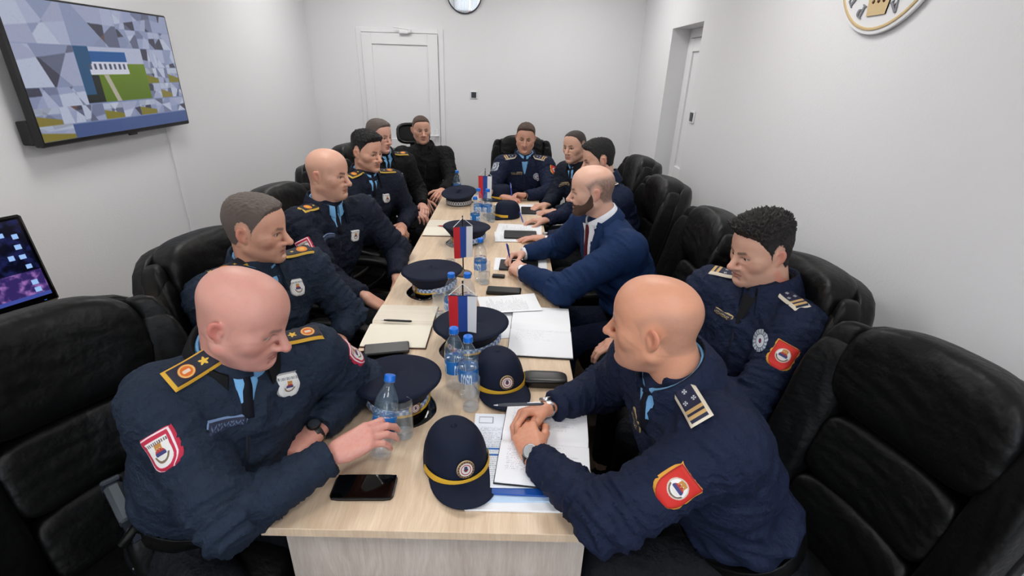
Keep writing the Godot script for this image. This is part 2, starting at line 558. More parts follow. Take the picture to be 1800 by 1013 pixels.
# the word on the bottle label, drawn as thick strokes
func letters_image(_text: String) -> Image:
	var im := Image.create(96, 32, false, Image.FORMAT_L8)
	var segs := []
	for k in 10:      # o and a bowls
		var a := TAU * k / 10.0
		var b := TAU * (k + 1) / 10.0
		segs.append([Vector2(36, 18) + Vector2(cos(a), sin(a)) * 9.0, Vector2(36, 18) + Vector2(cos(b), sin(b)) * 9.0])
		segs.append([Vector2(80, 18) + Vector2(cos(a), sin(a)) * 9.0, Vector2(80, 18) + Vector2(cos(b), sin(b)) * 9.0])
	segs.append_array([[Vector2(10, 9), Vector2(10, 27)], [Vector2(10, 14), Vector2(15, 9)], [Vector2(15, 9), Vector2(20, 10)], [Vector2(66, 10), Vector2(56, 9)], [Vector2(56, 9), Vector2(53, 14)], [Vector2(53, 14), Vector2(64, 20)], [Vector2(64, 20), Vector2(62, 27)], [Vector2(62, 27), Vector2(52, 26)], [Vector2(90, 9), Vector2(90, 27)]])
	for y in 32:
		for x in 96:
			var p := Vector2(x, y)
			var d := 99.0
			for s in segs:
				d = minf(d, p.distance_to(Geometry2D.get_closest_point_to_segment(p, s[0], s[1])))
			im.set_pixel(x, y, Color.WHITE if d < 2.2 else Color.BLACK)
	return im

func screens() -> void:
	# wall screen: a wall of camera pictures round one large view of a yard
	var im := Image.create(640, 360, false, Image.FORMAT_RGB8)
	var rg := RandomNumberGenerator.new()
	rg.seed = 77
	im.fill(Color(0.5, 0.56, 0.72))
	var tones := [Color(0.62, 0.66, 0.79), Color(0.7, 0.73, 0.84), Color(0.55, 0.59, 0.72), Color(0.66, 0.69, 0.8), Color(0.47, 0.5, 0.62), Color(0.76, 0.79, 0.88), Color(0.58, 0.62, 0.75), Color(0.4, 0.42, 0.52)]
	var cell := func(x0: int, y0: int, w: int, h: int, kind: int):
		# one camera's picture: walls, floor and furniture meeting along a few lines
		var cuts := []
		for k in 4:
			var a: float = [0.0, PI * 0.5, 0.5, PI - 0.6][k] + rg.randf_range(-0.25, 0.25)
			cuts.append([cos(a), sin(a), rg.randf_range(0.25, 0.75), rg.randf_range(0.25, 0.75)])
		var pal := []
		for k in 16:
			pal.append(tones[rg.randi() % tones.size()])
		pal[rg.randi() % 16] = Color(0.27, 0.27, 0.34)
		if rg.randf() < 0.3:
			pal[rg.randi() % 16] = Color(0.42, 0.32, 0.3)
		var grass := Color(0.5, 0.5, 0.12).lerp(Color(0.55, 0.5, 0.25), rg.randf())
		for y in range(y0, y0 + h - 1):
			for x in range(x0, x0 + w - 1):
				var u := float(x - x0) / w
				var v := float(y - y0) / h
				var code := 0
				for k in 4:
					if (u - cuts[k][2]) * cuts[k][0] + (v - cuts[k][3]) * cuts[k][1] > 0.0:
						code += 1 << k
				var c: Color = pal[code]
				if kind == 1:
					if v < 0.35:
						c = c.lerp(Color(0.8, 0.84, 0.9), 0.6)
					elif v > 0.55 + (u - 0.5) * cuts[0][0] * 0.3:
						c = grass
				im.set_pixel(x, y, c)
	cell.call(0, 0, 190, 110, 0)
	cell.call(190, 0, 190, 110, 0)
	cell.call(0, 110, 190, 110, 0)
	for k in 3:
		cell.call(380 + k * 87, 0, 87, 55, 0)
		cell.call(380 + k * 87, 55, 87, 55, 0)
		cell.call(470 + k * 57, 110, 57, 60, 0)
		cell.call(470 + k * 57, 170, 57, 50, 1 if k != 1 else 0)
		cell.call(470 + k * 57, 220, 57, 50, k % 2)
	for k in 2:
		cell.call(k * 95, 220, 95, 55, 0)
	for k in 8:
		cell.call(k * 80, 272, 80, 48, 1 if k in [0, 3, 5] else 0)
	# large view: sky, white house with blue roof, lawn, path, dark fence
	for y in range(110, 268):
		for x in range(190, 470):
			var u := (x - 190) / 280.0
			var v := (y - 110) / 158.0
			var c := Color(0.74, 0.76, 0.86)
			if v > 0.08 and u > 0.14 and u < 0.72 and v < 0.5:
				c = Color(0.12, 0.36, 0.62) if v < 0.26 else Color(0.86, 0.87, 0.93)
				if v > 0.3 and v < 0.4 and fposmod(u * 14.0, 1.0) < 0.45: c = Color(0.3, 0.33, 0.42)
			elif v > 0.3:
				c = Color(0.45, 0.56, 0.1).lerp(Color(0.36, 0.47, 0.1), v)
			if v > 0.5 and absf(u - 0.35 - v * 0.2 + 0.1) < 0.035: c = Color(0.72, 0.7, 0.64)
			if u < 0.14 + (0.05 if v < 0.3 else 0.0): c = Color(0.14, 0.33, 0.5) if v < 0.85 else Color(0.1, 0.12, 0.12)
			if u > 0.14 and u < 0.24 and v > 0.5: c = Color(0.1, 0.13, 0.12)
			im.set_pixel(x, y, c)
	im.fill_rect(Rect2i(0, 322, 640, 38), Color(0.3, 0.38, 0.58))
	cell.call(0, 318, 110, 42, 1)
	for k in 5000:      # picture grain
		var gx := rg.randi() % 640
		var gy := rg.randi() % 360
		im.set_pixel(gx, gy, im.get_pixel(gx, gy).lerp(Color(0.7, 0.72, 0.85) if k % 2 == 0 else Color(0.25, 0.28, 0.4), 0.35))
	im.resize(230, 130, Image.INTERPOLATE_LANCZOS)
	im.resize(640, 360, Image.INTERPOLATE_CUBIC)
	var m := mat("tv_picture", Color(0.02, 0.02, 0.02), 0.25)
	m.emission_enabled = true
	m.emission_texture = ImageTexture.create_from_image(im)
	m.emission_energy_multiplier = 0.55
	# desk screen: dark picture with icons
	var nz := FastNoiseLite.new()
	nz.frequency = 1.0
	nz.fractal_octaves = 4
	var dm := mat("desk_picture", Color(0.01, 0.01, 0.012), 0.2)
	dm.emission_enabled = true
	dm.emission_texture = picture(240, 160, func(u, v):
		for k in [[0.94, 0.2], [0.86, 0.16], [0.93, 0.33], [0.93, 0.46], [0.94, 0.59], [0.93, 0.8], [0.93, 0.9], [0.86, 0.45]]:
			if absf(u - k[0]) < 0.02 and absf(v - k[1]) < 0.03: return Color(0.6, 0.75, 0.95)
		if v > 0.95: return Color(0.25, 0.3, 0.6)
		var t := nz.get_noise_2d(u * 9.0, v * 6.0)
		if v > 0.65: return Color(0.2, 0.15, 0.38).lerp(Color(0.6, 0.42, 0.68), clampf(t * 2.0 + 0.2, 0.0, 1.0))
		return Color(0.02, 0.03, 0.1).lerp(Color(0.1, 0.12, 0.3), clampf(t * 2.0 + 0.3, 0.0, 1.0)))
	dm.emission_energy_multiplier = 0.8

# ---------- distance fields on a grid, meshed as surface nets ----------
class Field:
	var o: Vector3
	var h: float
	var nx: int
	var ny: int
	var nz: int
	var g: PackedFloat32Array
	func _init(lo: Vector3, hi: Vector3, cell: float) -> void:
		h = cell
		o = lo
		nx = int(ceil((hi.x - lo.x) / h)) + 2
		ny = int(ceil((hi.y - lo.y) / h)) + 2
		nz = int(ceil((hi.z - lo.z) / h)) + 2
		g.resize(nx * ny * nz)
		g.fill(1.0)
	func cut(lo: Vector3, hi: Vector3) -> Array:
		var a := ((lo - o) / h).floor()
		var b := ((hi - o) / h).ceil()
		return [clampi(int(a.x), 0, nx - 1), clampi(int(a.y), 0, ny - 1), clampi(int(a.z), 0, nz - 1), clampi(int(b.x), 0, nx - 1), clampi(int(b.y), 0, ny - 1), clampi(int(b.z), 0, nz - 1)]
	# tapered capsule; k blends; sq flattens across direction sd by factor; stop cuts it flat past b
	func cone(a: Vector3, b: Vector3, ra: float, rb: float, k: float, sd := Vector3.ZERO, flat := 1.0, stop := false) -> void:
		var m := maxf(ra, rb) + k + h * 2.0
		var mv := Vector3(m, m, m)
		var c := cut(a.min(b) - mv, a.max(b) + mv)
		var ba := b - a
		var il := 1.0 / maxf(ba.length_squared(), 1e-9)
		var dr := rb - ra
		var lim := k + h * 2.0
		var q := 1.0 / flat - 1.0
		var ax := ba.normalized()
		var k4 := 0.25 / k
		for z in range(c[2], c[5] + 1):
			for y in range(c[1], c[4] + 1):
				var i: int = (z * ny + y) * nx + c[0]
				var p := o + Vector3(c[0], y, z) * h - a
				for x in range(c[0], c[3] + 1):
					var pa := p
					p.x += h
					if q != 0.0:
						pa += sd * (pa.dot(sd) * q)
					var t := clampf(pa.dot(ba) * il, 0.0, 1.0)
					var d := (pa - ba * t).length() - ra - dr * t
					if stop:
						d = maxf(d, (pa - ba).dot(ax))
					if d < lim:
						var e := g[i]
						var s := maxf(k - absf(d - e), 0.0)
						g[i] = minf(d, e) - s * s * k4
					i += 1
	# ellipsoid with its own axes; sub > 0 carves it away
	func ell(c0: Vector3, bs: Basis, r: Vector3, k: float, sub := false) -> void:
		var m := maxf(r.x, maxf(r.y, r.z)) + k + h * 2.0
		var mv := Vector3(m, m, m)
		var c := cut(c0 - mv, c0 + mv)
		var inv := Basis(bs.x / r.x, bs.y / r.y, bs.z / r.z).transposed()
		var inv2 := Basis(bs.x / (r.x * r.x), bs.y / (r.y * r.y), bs.z / (r.z * r.z)).transposed()
		var lim := k + h * 2.0
		var k4 := 0.25 / k
		for z in range(c[2], c[5] + 1):
			for y in range(c[1], c[4] + 1):
				var i: int = (z * ny + y) * nx + c[0]
				var p := o + Vector3(c[0], y, z) * h - c0
				for x in range(c[0], c[3] + 1):
					var a := (inv * p).length()
					var d := -minf(r.x, minf(r.y, r.z))
					if a > 0.05:
						d = a * (a - 1.0) / (inv2 * p).length()
					p.x += h
					if d < lim:
						var e := g[i]
						if sub:
							var s2 := maxf(k - absf(d + e), 0.0)
							g[i] = maxf(-d, e) + s2 * s2 * k4
						else:
							var s := maxf(k - absf(d - e), 0.0)
							g[i] = minf(d, e) - s * s * k4
					i += 1
	func mesh() -> Array:
		var n := nx * ny * nz
		var vid := PackedInt32Array()
		vid.resize(n)
		vid.fill(-1)
		var sum := PackedVector3Array()
		var cnt := PackedFloat32Array()
		var idx := PackedInt32Array()
		var st := [1, nx, nx * ny]
		var ax := [Vector3(1, 0, 0), Vector3(0, 1, 0), Vector3(0, 0, 1)]
		for z in range(1, nz - 1):
			for y in range(1, ny - 1):
				var i := (z * ny + y) * nx
				for x in range(1, nx - 1):
					var a := g[i + x]
					if a > 0.06:
						continue
					for d in 3:
						var b := g[i + x + st[d]]
						if (a < 0.0) == (b < 0.0):
							continue
						var p: Vector3 = Vector3(x, y, z) + ax[d] * (a / (a - b))
						var s1: int = st[(d + 1) % 3]
						var s2: int = st[(d + 2) % 3]
						var j := i + x
						var cs := [j - s1 - s2, j - s2, j, j - s1]
						var q := [0, 0, 0, 0]
						for t in 4:
							var v := vid[cs[t]]
							if v < 0:
								v = sum.size()
								vid[cs[t]] = v
								sum.append(Vector3.ZERO)
								cnt.append(0.0)
							sum[v] += p
							cnt[v] += 1.0
							q[t] = v
						if a < 0.0:
							idx.append_array(PackedInt32Array([q[0], q[2], q[1], q[0], q[3], q[2]]))
						else:
							idx.append_array(PackedInt32Array([q[0], q[1], q[2], q[0], q[2], q[3]]))
		for v in sum.size():
			sum[v] = o + sum[v] / cnt[v] * h
		return [sum, idx]

static func normals_of(v: PackedVector3Array, idx: PackedInt32Array) -> PackedVector3Array:
	var n := PackedVector3Array()
	n.resize(v.size())
	for t in range(0, idx.size(), 3):
		var a := v[idx[t]]
		var c := (v[idx[t + 2]] - a).cross(v[idx[t + 1]] - a)
		n[idx[t]] += c
		n[idx[t + 1]] += c
		n[idx[t + 2]] += c
	for i in n.size():
		n[i] = n[i].normalized()
	return n

# ---------- heads (face looks along +z, +x is the person's left) ----------
static func head_mesh(q: Dictionary) -> Array:
	var cell: float = q.get("cell", 0.003)
	var f := Field.new(Vector3(-0.115, -0.2, -0.135), Vector3(0.115, 0.14, 0.15), cell)
	var I := Basis.IDENTITY
	var fat: float = q.get("fat", 0.0)
	var jw: float = q.get("jaw", 1.0)
	var ns: float = q.get("nose", 1.0)
	var op: float = q.get("open", 1.0)
	var V := func(x, y, z): return Vector3(x, y, z)
	f.ell(Vector3(0, 0.034, -0.016), I, Vector3(0.077, 0.087, 0.1), 0.02)
	f.ell(Vector3(0, 0.042, 0.028), I, Vector3(0.066, 0.066, 0.062), 0.04)
	f.ell(Vector3(0, -0.012, 0.02), I, Vector3(0.0715, 0.06, 0.055), 0.03)
	f.ell(Vector3(0, -0.035, 0.036), I, Vector3(0.057 + fat * 0.008, 0.06, 0.053), 0.03)
	f.ell(Vector3(0, -0.072, 0.045), I, Vector3(0.041 * jw + fat * 0.01, 0.04, 0.043), 0.025)
	for s in [-1.0, 1.0]:
		f.cone(Vector3(s * 0.054 * jw, -0.058, -0.004), Vector3(s * 0.014, -0.096, 0.072), 0.019 + fat * 0.008, 0.0165, 0.03)
		f.ell(Vector3(s * 0.046, -0.02, 0.055), I, Vector3(0.02 + fat * 0.004, 0.017 + fat * 0.01, 0.02), 0.03)
	f.ell(Vector3(0, -0.1, 0.079), I, Vector3(0.021, 0.0165, 0.0165), 0.02)
	if fat > 0.3:
		f.ell(Vector3(0, -0.105, 0.035), I, Vector3(0.045, 0.024, 0.04) * (0.8 + 0.3 * fat), 0.03)
	# neck, towards the neck base given in head coordinates
	var nb: Vector3 = q.get("neck", Vector3(0, -0.19, -0.06))
	var nr: float = q.get("neck_r", 0.058)
	f.cone(Vector3(0, -0.035, -0.035), nb, nr - 0.004, nr + 0.006, 0.03)
	f.ell(Vector3(0, -0.075, 0.01), I, Vector3(0.045, 0.035, 0.045), 0.03)
	# eye sockets, brow, lids
	for s in [-1.0, 1.0]:
		f.ell(Vector3(s * 0.032, 0.002, 0.094), I, Vector3(0.02, 0.012, 0.016), 0.014, true)
		f.cone(Vector3(s * 0.011, 0.0175, 0.086), Vector3(s * 0.044, 0.019, 0.07), 0.0085, 0.0075, 0.016)
		f.ell(Vector3(s * 0.0315, 0.0005, 0.072), I, Vector3(0.0155, 0.0135, 0.0145), 0.006)
		if op > 0.05:
			f.ell(Vector3(s * 0.0318, -0.0005, 0.0865), Basis(Vector3(0, 1, 0), s * 0.3), Vector3(0.0125, 0.0042 * op, 0.007), 0.002, true)
	# nose
	f.cone(Vector3(0, 0.012, 0.087), Vector3(0, -0.031, 0.105 + 0.011 * ns), 0.0085, 0.0115, 0.012)
	f.ell(Vector3(0, -0.034, 0.108 + 0.010 * ns), I, Vector3(0.0115, 0.0105, 0.0115), 0.008)
	for s in [-1.0, 1.0]:
		f.ell(Vector3(s * 0.0125, -0.0385, 0.1), I, Vector3(0.0085, 0.008, 0.0115), 0.008)
		f.ell(Vector3(s * 0.0065, -0.0475, 0.107), I, Vector3(0.0035, 0.003, 0.005), 0.003, true)
		# nasolabial fold
		f.cone(Vector3(s * 0.024, -0.046, 0.083), Vector3(s * 0.032, -0.07, 0.071), 0.008, 0.007, 0.016)
	# mouth
	f.ell(Vector3(0, -0.066, 0.08), I, Vector3(0.027, 0.02, 0.0155), 0.014)
	for s in [-1.0, 1.0]:
		f.cone(Vector3(s * 0.021, -0.0665, 0.085), Vector3(s * 0.004, -0.0625, 0.0945), 0.003, 0.0055, 0.006)
		f.cone(Vector3(s * 0.018, -0.0695, 0.086), Vector3(0, -0.0745, 0.092), 0.003, 0.0065, 0.006)
		f.ell(Vector3(s * 0.012, -0.0685, 0.0985), Basis(Vector3(0, 1, 0), s * 0.4), Vector3(0.014, 0.0016, 0.007), 0.003, true)
	f.ell(Vector3(0, -0.086, 0.097), I, Vector3(0.018, 0.006, 0.008), 0.008, true)
	# ears
	for s in [-1.0, 1.0]:
		var eb := Basis(Vector3(0, 0, 1), -s * 0.16) * Basis(Vector3(0, 1, 0), -s * 0.5) * Basis(Vector3(1, 0, 0), -0.18)
		var ec := Vector3(s * 0.0825, -0.004, -0.014)
		f.ell(ec, eb, Vector3(0.0068, 0.031, 0.0185), 0.006)
		f.ell(ec + eb * Vector3(0, -0.026, 0.004), eb, Vector3(0.006, 0.011, 0.009), 0.006)
		f.ell(ec + eb * Vector3(s * 0.009, 0.004, 0.0025), eb, Vector3(0.008, 0.020, 0.0105), 0.003, true)
		f.ell(ec + eb * Vector3(s * 0.003, -0.006, 0.011), eb, Vector3(0.004, 0.008, 0.004), 0.004)
	return f.mesh()

static func seg_d(p: Vector3, a: Vector3, b: Vector3) -> float:
	var ba := b - a
	return (p - a - ba * clampf((p - a).dot(ba) / ba.length_squared(), 0.0, 1.0)).length()

static func pick(t: Array, x: float) -> float:   # piecewise linear through [x, y] pairs, x falling
	for i in range(1, t.size()):
		if x >= t[i][0]:
			return lerpf(t[i][1], t[i - 1][1], clampf((x - t[i][0]) / (t[i - 1][0] - t[i][0]), 0.0, 1.0))
	return t[t.size() - 1][1]

const HAIRLINE := [[0.2, 0.09], [0.085, 0.086], [0.07, 0.082], [0.056, 0.072], [0.042, 0.045], [0.03, 0.03], [0.02, 0.012], [0.013, -0.022], [0.004, -0.02], [-0.02, -0.02], [-0.034, -0.035], [-0.05, -0.058], [-0.3, -0.075]]

const BEARDLINE := [[0.2, -0.05], [0.085, -0.05], [0.06, -0.05], [0.04, -0.04], [0.025, -0.018], [0.012, 0.004], [-0.3, 0.004]]

static func hair_d(p: Vector3, q: Dictionary) -> float:   # > 0 where hair grows, about metres past the hairline
	var up: float = q.get("hairline", 0.0)
	var z := p.z
	var d := p.y - pick(HAIRLINE, z) - up * smoothstep(0.0, 0.06, z)
	if absf(p.x) > 0.07:
		d = minf(d, (Vector2((z + 0.014) / 0.024, (p.y + 0.002) / 0.037).length() - 1.0) * 0.02)
	return d

static func face_color(p: Vector3, q: Dictionary, nz: FastNoiseLite) -> Color:
	var c: Color = q.get("skin", Color(0.52, 0.27, 0.19))
	var ax := Vector3(absf(p.x), p.y, p.z)
	var red: float = q.get("red", 0.5)
	var n := nz.get_noise_3dv(p * 60.0) * 0.5 + nz.get_noise_3dv(p * 200.0) * 0.5
	# blood under the skin: cheeks, nose, ears
	var w := clampf(1.0 - (ax - Vector3(0.045, -0.03, 0.065)).length() / 0.035, 0.0, 1.0) * 0.6
	w = maxf(w, clampf(1.0 - (ax - Vector3(0.0, -0.035, 0.115)).length() / 0.025, 0.0, 1.0) * 0.7)
	w = maxf(w, smoothstep(0.079, 0.085, ax.x) * 0.9 * smoothstep(0.05, 0.03, ax.y))
	c = c.lerp(Color(c.r * 1.0, c.g * 0.72, c.b * 0.72), clampf(w * red * 1.2 + n * 0.25 * red, 0.0, 1.0))
	c = c * (1.0 + n * 0.06)
	var beard: float = q.get("beard", 0.25)
	var hc: Color = q.get("hair", Color(0.03, 0.022, 0.018))
	# shaven beard
	var b := smoothstep(-0.035, -0.055, ax.y + (0.02 if ax.z < 0.03 else 0.0)) * smoothstep(-0.02, 0.015, ax.z) * smoothstep(-0.135, -0.105, ax.y)
	b *= 1.0 - clampf(1.0 - (ax - Vector3(0.042, -0.035, 0.07)).length() / 0.025, 0.0, 1.0)
	b = maxf(b, smoothstep(0.026, 0.018, (ax - Vector3(0.006, -0.056, 0.095)).length()) * 0.8)
	c = c.lerp(hc.lerp(Color(0.16, 0.14, 0.14), 0.35), b * beard * (0.85 + n * 0.5))
	# cropped hair at the sides
	var sh: float = q.get("shadow", 0.0)
	if sh > 0.0:
		var hd := hair_d(p, q)
		var side := smoothstep(q.get("shadow_top", 0.1), q.get("shadow_top", 0.1) - 0.035, p.y + smoothstep(-0.03, 0.06, p.z) * 0.03)
		c = c.lerp(hc.lerp(Color(0.2, 0.17, 0.16), 0.3), smoothstep(-0.004, 0.012, hd) * sh * side * (0.9 + n * 0.5))
	# lips
	var lip := minf(seg_d(ax, Vector3(0.0, -0.064, 0.099), Vector3(0.02, -0.067, 0.088)), seg_d(ax, Vector3(0.0, -0.0745, 0.098), Vector3(0.018, -0.07, 0.088)))
	c = c.lerp(Color(0.36, 0.13, 0.11), smoothstep(0.0085, 0.005, lip) * 0.75)
	# lashes
	var er := Vector2((ax.x - 0.0318) / 0.0135, (ax.y - 0.0008) / (0.0042 * maxf(q.get("open", 1.0), 0.4) + 0.001)).length()
	if ax.z > 0.06:
		c = c.lerp(hc, smoothstep(1.7, 1.15, er) * (0.75 if ax.y > 0.0 else 0.4))
	# eyebrows
	var eb := minf(seg_d(ax, Vector3(0.013, 0.0185, 0.096), Vector3(0.034, 0.0235, 0.087)), seg_d(ax, Vector3(0.034, 0.0235, 0.087), Vector3(0.047, 0.018, 0.072)))
	c = c.lerp(hc, smoothstep(0.0075, 0.0035, eb) * q.get("brow", 0.75))
	return c

# hair as a thick layer grown from the scalp
static func hair_mesh(v: PackedVector3Array, nrm: PackedVector3Array, idx: PackedInt32Array, q: Dictionary, nz: FastNoiseLite, beard: bool) -> Array:
	var map := PackedInt32Array()
	map.resize(v.size())
	map.fill(-1)
	var w := PackedFloat32Array()
	w.resize(v.size())
	for i in v.size():
		var p := v[i]
		if beard:
			var ax := Vector3(absf(p.x), p.y, p.z)
			var d := minf(pick(BEARDLINE, p.z) - p.y, minf(p.z + 0.002 - smoothstep(-0.06, -0.1, p.y) * 0.035, p.y + 0.12)) + nz.get_noise_3dv(p * 120.0) * 0.003
			d = maxf(d, 0.011 - seg_d(ax, Vector3(0, -0.055, 0.1), Vector3(0.028, -0.062, 0.082)))
			if seg_d(ax, Vector3(0, -0.0695, 0.097), Vector3(0.016, -0.069, 0.09)) < 0.0075 or (absf(p.x) > 0.07 and Vector2((p.z + 0.014) / 0.022, (p.y + 0.002) / 0.036).length() < 1.0):
				d = -0.02
			w[i] = d
		else:
			w[i] = hair_d(p, q) + nz.get_noise_3dv(p * 150.0) * 0.004
	var ov := PackedVector3Array()
	var oi := PackedInt32Array()
	var top: float = q.get("hair_top", 0.018)
	var sd: float = q.get("hair_side", 0.004)
	var curl: float = q.get("curl", 0.0)
	for t in range(0, idx.size(), 3):
		if maxf(w[idx[t]], maxf(w[idx[t + 1]], w[idx[t + 2]])) < -0.002:
			continue
		for j in 3:
			var i := idx[t + j]
			if map[i] < 0:
				map[i] = ov.size()
				var p := v[i]
				var th := 0.0022
				if not beard:
					th = lerpf(sd, top, smoothstep(0.045, 0.105, p.y + (0.012 if p.z > 0.05 else 0.0)))
					th += top * 0.35 * smoothstep(0.03, 0.08, p.z) * smoothstep(0.06, 0.1, p.y)
				var n := nz.get_noise_3dv(Vector3(p.x * 130.0, p.y * 60.0, p.z * 60.0)) * 0.35 + nz.get_noise_3dv(p * 400.0) * 0.15
				if curl > 0.0:
					n += nz.get_noise_3dv(p * 170.0) * curl
				ov.append(p + nrm[i] * (-0.002 + (th * (1.0 + n) + 0.0015) * smoothstep(-0.003, 0.012, w[i])))
			oi.append(map[i])
	return [ov, oi]

# ---------- hands: wrist at the origin, fingers along +y, palm faces +z, thumb at +x (side = 1) or -x ----------
static func hand_mesh(pose: Dictionary, side: float, cell: float) -> Array:
	var f := Field.new(Vector3(-0.085, -0.06, -0.045), Vector3(0.085, 0.21, 0.12), cell)
	var curl: Array = pose.get("curl", [0.35, 0.4, 0.45, 0.5])
	var bend: Array = pose.get("bend", [0.5, 0.55, 0.6, 0.6])
	var spread: float = pose.get("spread", 0.07)
	var mx := [0.028, 0.009, -0.0105, -0.0285]
	var my := [0.09, 0.094, 0.089, 0.079]
	var ln := [[0.043, 0.026, 0.021], [0.047, 0.029, 0.022], [0.043, 0.027, 0.021], [0.034, 0.021, 0.019]]
	var rr := [0.0098, 0.0102, 0.0096, 0.0086]
	var S := Vector3(side, 1, 1)
	# forearm stub and wrist
	f.cone(Vector3(0, -0.034, 0), Vector3(0, 0.012, 0), 0.022, 0.026, 0.01, Vector3(0, 0, 1), 0.75)
	for i in 4:
		f.cone(Vector3(mx[i] * 0.55, 0.008, 0.0) * S, Vector3(mx[i], my[i] - 0.004, -0.001) * S, 0.0175, 0.0125, 0.012)
	f.cone(Vector3(-0.022, 0.025, 0.006) * S, Vector3(-0.026, 0.06, 0.006) * S, 0.014, 0.011, 0.012)
	f.cone(Vector3(0.014, 0.015, 0.006) * S, Vector3(0.033, 0.05, 0.012) * S, 0.017, 0.013, 0.012)
	for i in 4:
		var a: float = curl[i]
		var sp := -(i - 1.4) * spread
		var p := Vector3(mx[i], my[i], 0)
		for j in 3:
			var dir := Vector3(sin(sp) * cos(a), cos(a) * cos(sp), sin(a))
			var p2: Vector3 = p + dir * ln[i][j]
			f.cone(p * S, p2 * S, rr[i] * [1.04, 0.96, 0.9][j], rr[i] * [0.96, 0.9, 0.74][j], 0.003 if j > 0 else 0.006)
			p = p2
			a += bend[i] * (1.0 if j == 0 else 0.75)
	var th: Array = pose.get("thumb", [0.75, 0.35, 0.3, 0.25])   # angle out from the fingers, angle towards the palm, bends
	var d0 := Vector3(sin(th[0]) * cos(th[1]), cos(th[0]) * cos(th[1]), sin(th[1])).normalized()
	var p0 := Vector3(0.03, 0.032, 0.01)
	var ax := d0.cross(Vector3(-0.75, 0.35, 0.4)).normalized()
	var tl := [0.042, 0.034, 0.026]
	var tr := [0.0135, 0.0112, 0.0105, 0.008]
	for j in 3:
		var p3: Vector3 = p0 + d0 * tl[j]
		f.cone(p0 * S, p3 * S, tr[j], tr[j + 1], 0.006)
		p0 = p3
		d0 = d0.rotated(ax, th[2 if j == 0 else 3])
	return f.mesh()

static func frame(y: Vector3, z: Vector3) -> Basis:   # y kept, z made square to it
	var yy := y.normalized()
	var zz := (z - yy * z.dot(yy)).normalized()
	return Basis(yy.cross(zz), yy, zz)

# lays a small sheet on a mesh: a grid of w by h metres about c, seen along -n, up along u; rim(v) gives the half width at height v (-1..1)
static func lay(v: PackedVector3Array, idx: PackedInt32Array, c: Vector3, n: Vector3, u: Vector3, w: float, h: float, rim: Callable, thick := 0.0025, nu := 7, nv := 9, stiff := 0) -> Array:
	var uu := (u - n * u.dot(n)).normalized()
	var rr := uu.cross(n).normalized()
	var near := PackedInt32Array()
	var reach := (w * w + h * h) * 0.25
	reach = (sqrt(reach) + 0.03) * (sqrt(reach) + 0.03)
	for t in range(0, idx.size(), 3):
		var d := v[idx[t]] - c
		d -= n * d.dot(n)
		if d.length_squared() < reach and (v[idx[t]] - c).length_squared() < 0.05:
			near.append(t)
	var ov := PackedVector3Array()
	var uv := PackedVector2Array()
	var oi := PackedInt32Array()
	var dz := PackedFloat32Array()
	for j in nv + 1:
		for i in nu + 1:
			var b := float(j) / nv * 2.0 - 1.0
			var a: float = (float(i) / nu * 2.0 - 1.0) * (rim as Callable).call(b)
			var p := c + rr * (a * w * 0.5) + uu * (b * h * 0.5)
			var best := 9.0
			for t in near:
				var hit = Geometry3D.ray_intersects_triangle(p + n * 0.06, -n, v[idx[t]], v[idx[t + 1]], v[idx[t + 2]])
				if hit != null:
					best = minf(best, (p + n * 0.06 - hit).length())
			dz.append(0.06 - best if best < 0.22 else 9.0)
			ov.append(p)
			uv.append(Vector2(a * 0.5 + 0.5, 0.5 - b * 0.5))
	# fill what missed, then stiffen so that folds below do not cut through
	var m1 := nu + 1
	for pas in 3 + stiff:
		var nd := dz.duplicate()
		for j in nv + 1:
			for i in nu + 1:
				var s := 0.0
				var c2 := 0
				for q in [[-1, 0], [1, 0], [0, -1], [0, 1]]:
					var ii: int = i + q[0]
					var jj: int = j + q[1]
					if ii >= 0 and jj >= 0 and ii <= nu and jj <= nv and dz[jj * m1 + ii] < 5.0:
						s += dz[jj * m1 + ii]
						c2 += 1
				if c2 > 0:
					nd[j * m1 + i] = s / c2 if dz[j * m1 + i] > 5.0 else maxf(dz[j * m1 + i], s / c2)
		dz = nd
	if stiff >= 4:      # a stiff board: keep only the broad curve, lifted clear of the cloth
		var soft := dz.duplicate()
		for pas in 14:
			var nd := soft.duplicate()
			for j in nv + 1:
				for i in nu + 1:
					var s := 0.0
					var c2 := 0
					for q in [[-1, 0], [1, 0], [0, -1], [0, 1]]:
						var ii: int = i + q[0]
						var jj: int = j + q[1]
						if ii >= 0 and jj >= 0 and ii <= nu and jj <= nv:
							s += soft[jj * m1 + ii]
							c2 += 1
					nd[j * m1 + i] = s / c2
			soft = nd
		var lift := 0.0
		for k in dz.size():
			lift = maxf(lift, dz[k] - soft[k])
		for k in dz.size():
			dz[k] = soft[k] + minf(lift, 0.02) * 0.7
	for j in nv + 1:
		for i in nu + 1:
			var edge := i == 0 or j == 0 or i == nu or j == nv
			ov[j * m1 + i] += n * ((dz[j * m1 + i] if dz[j * m1 + i] < 5.0 else 0.0) + (-0.004 if edge else thick))
	for i in nu:
		for j in nv:
			var k := j * (nu + 1) + i
			oi.append_array(PackedInt32Array([k, k + nu + 1, k + 1, k + 1, k + nu + 1, k + nu + 2]))
	return [ov, oi, uv]

static func rim_box(_b: float) -> float:
	return 1.0
static func rim_shield(b: float) -> float:
	return 1.0 - 0.04 * b if b > -0.35 else sqrt(maxf(0.0, 1.0 - pow((-0.35 - b) / 0.66, 2.0)))*0.98 + 0.02
static func rim_house(b: float) -> float:
	return 1.0 if b < 0.55 else 1.0 - (b - 0.55) / 0.45 * 0.75
static func rim_round(b: float) -> float:
	return sqrt(maxf(0.0004, 1.0 - b * b))

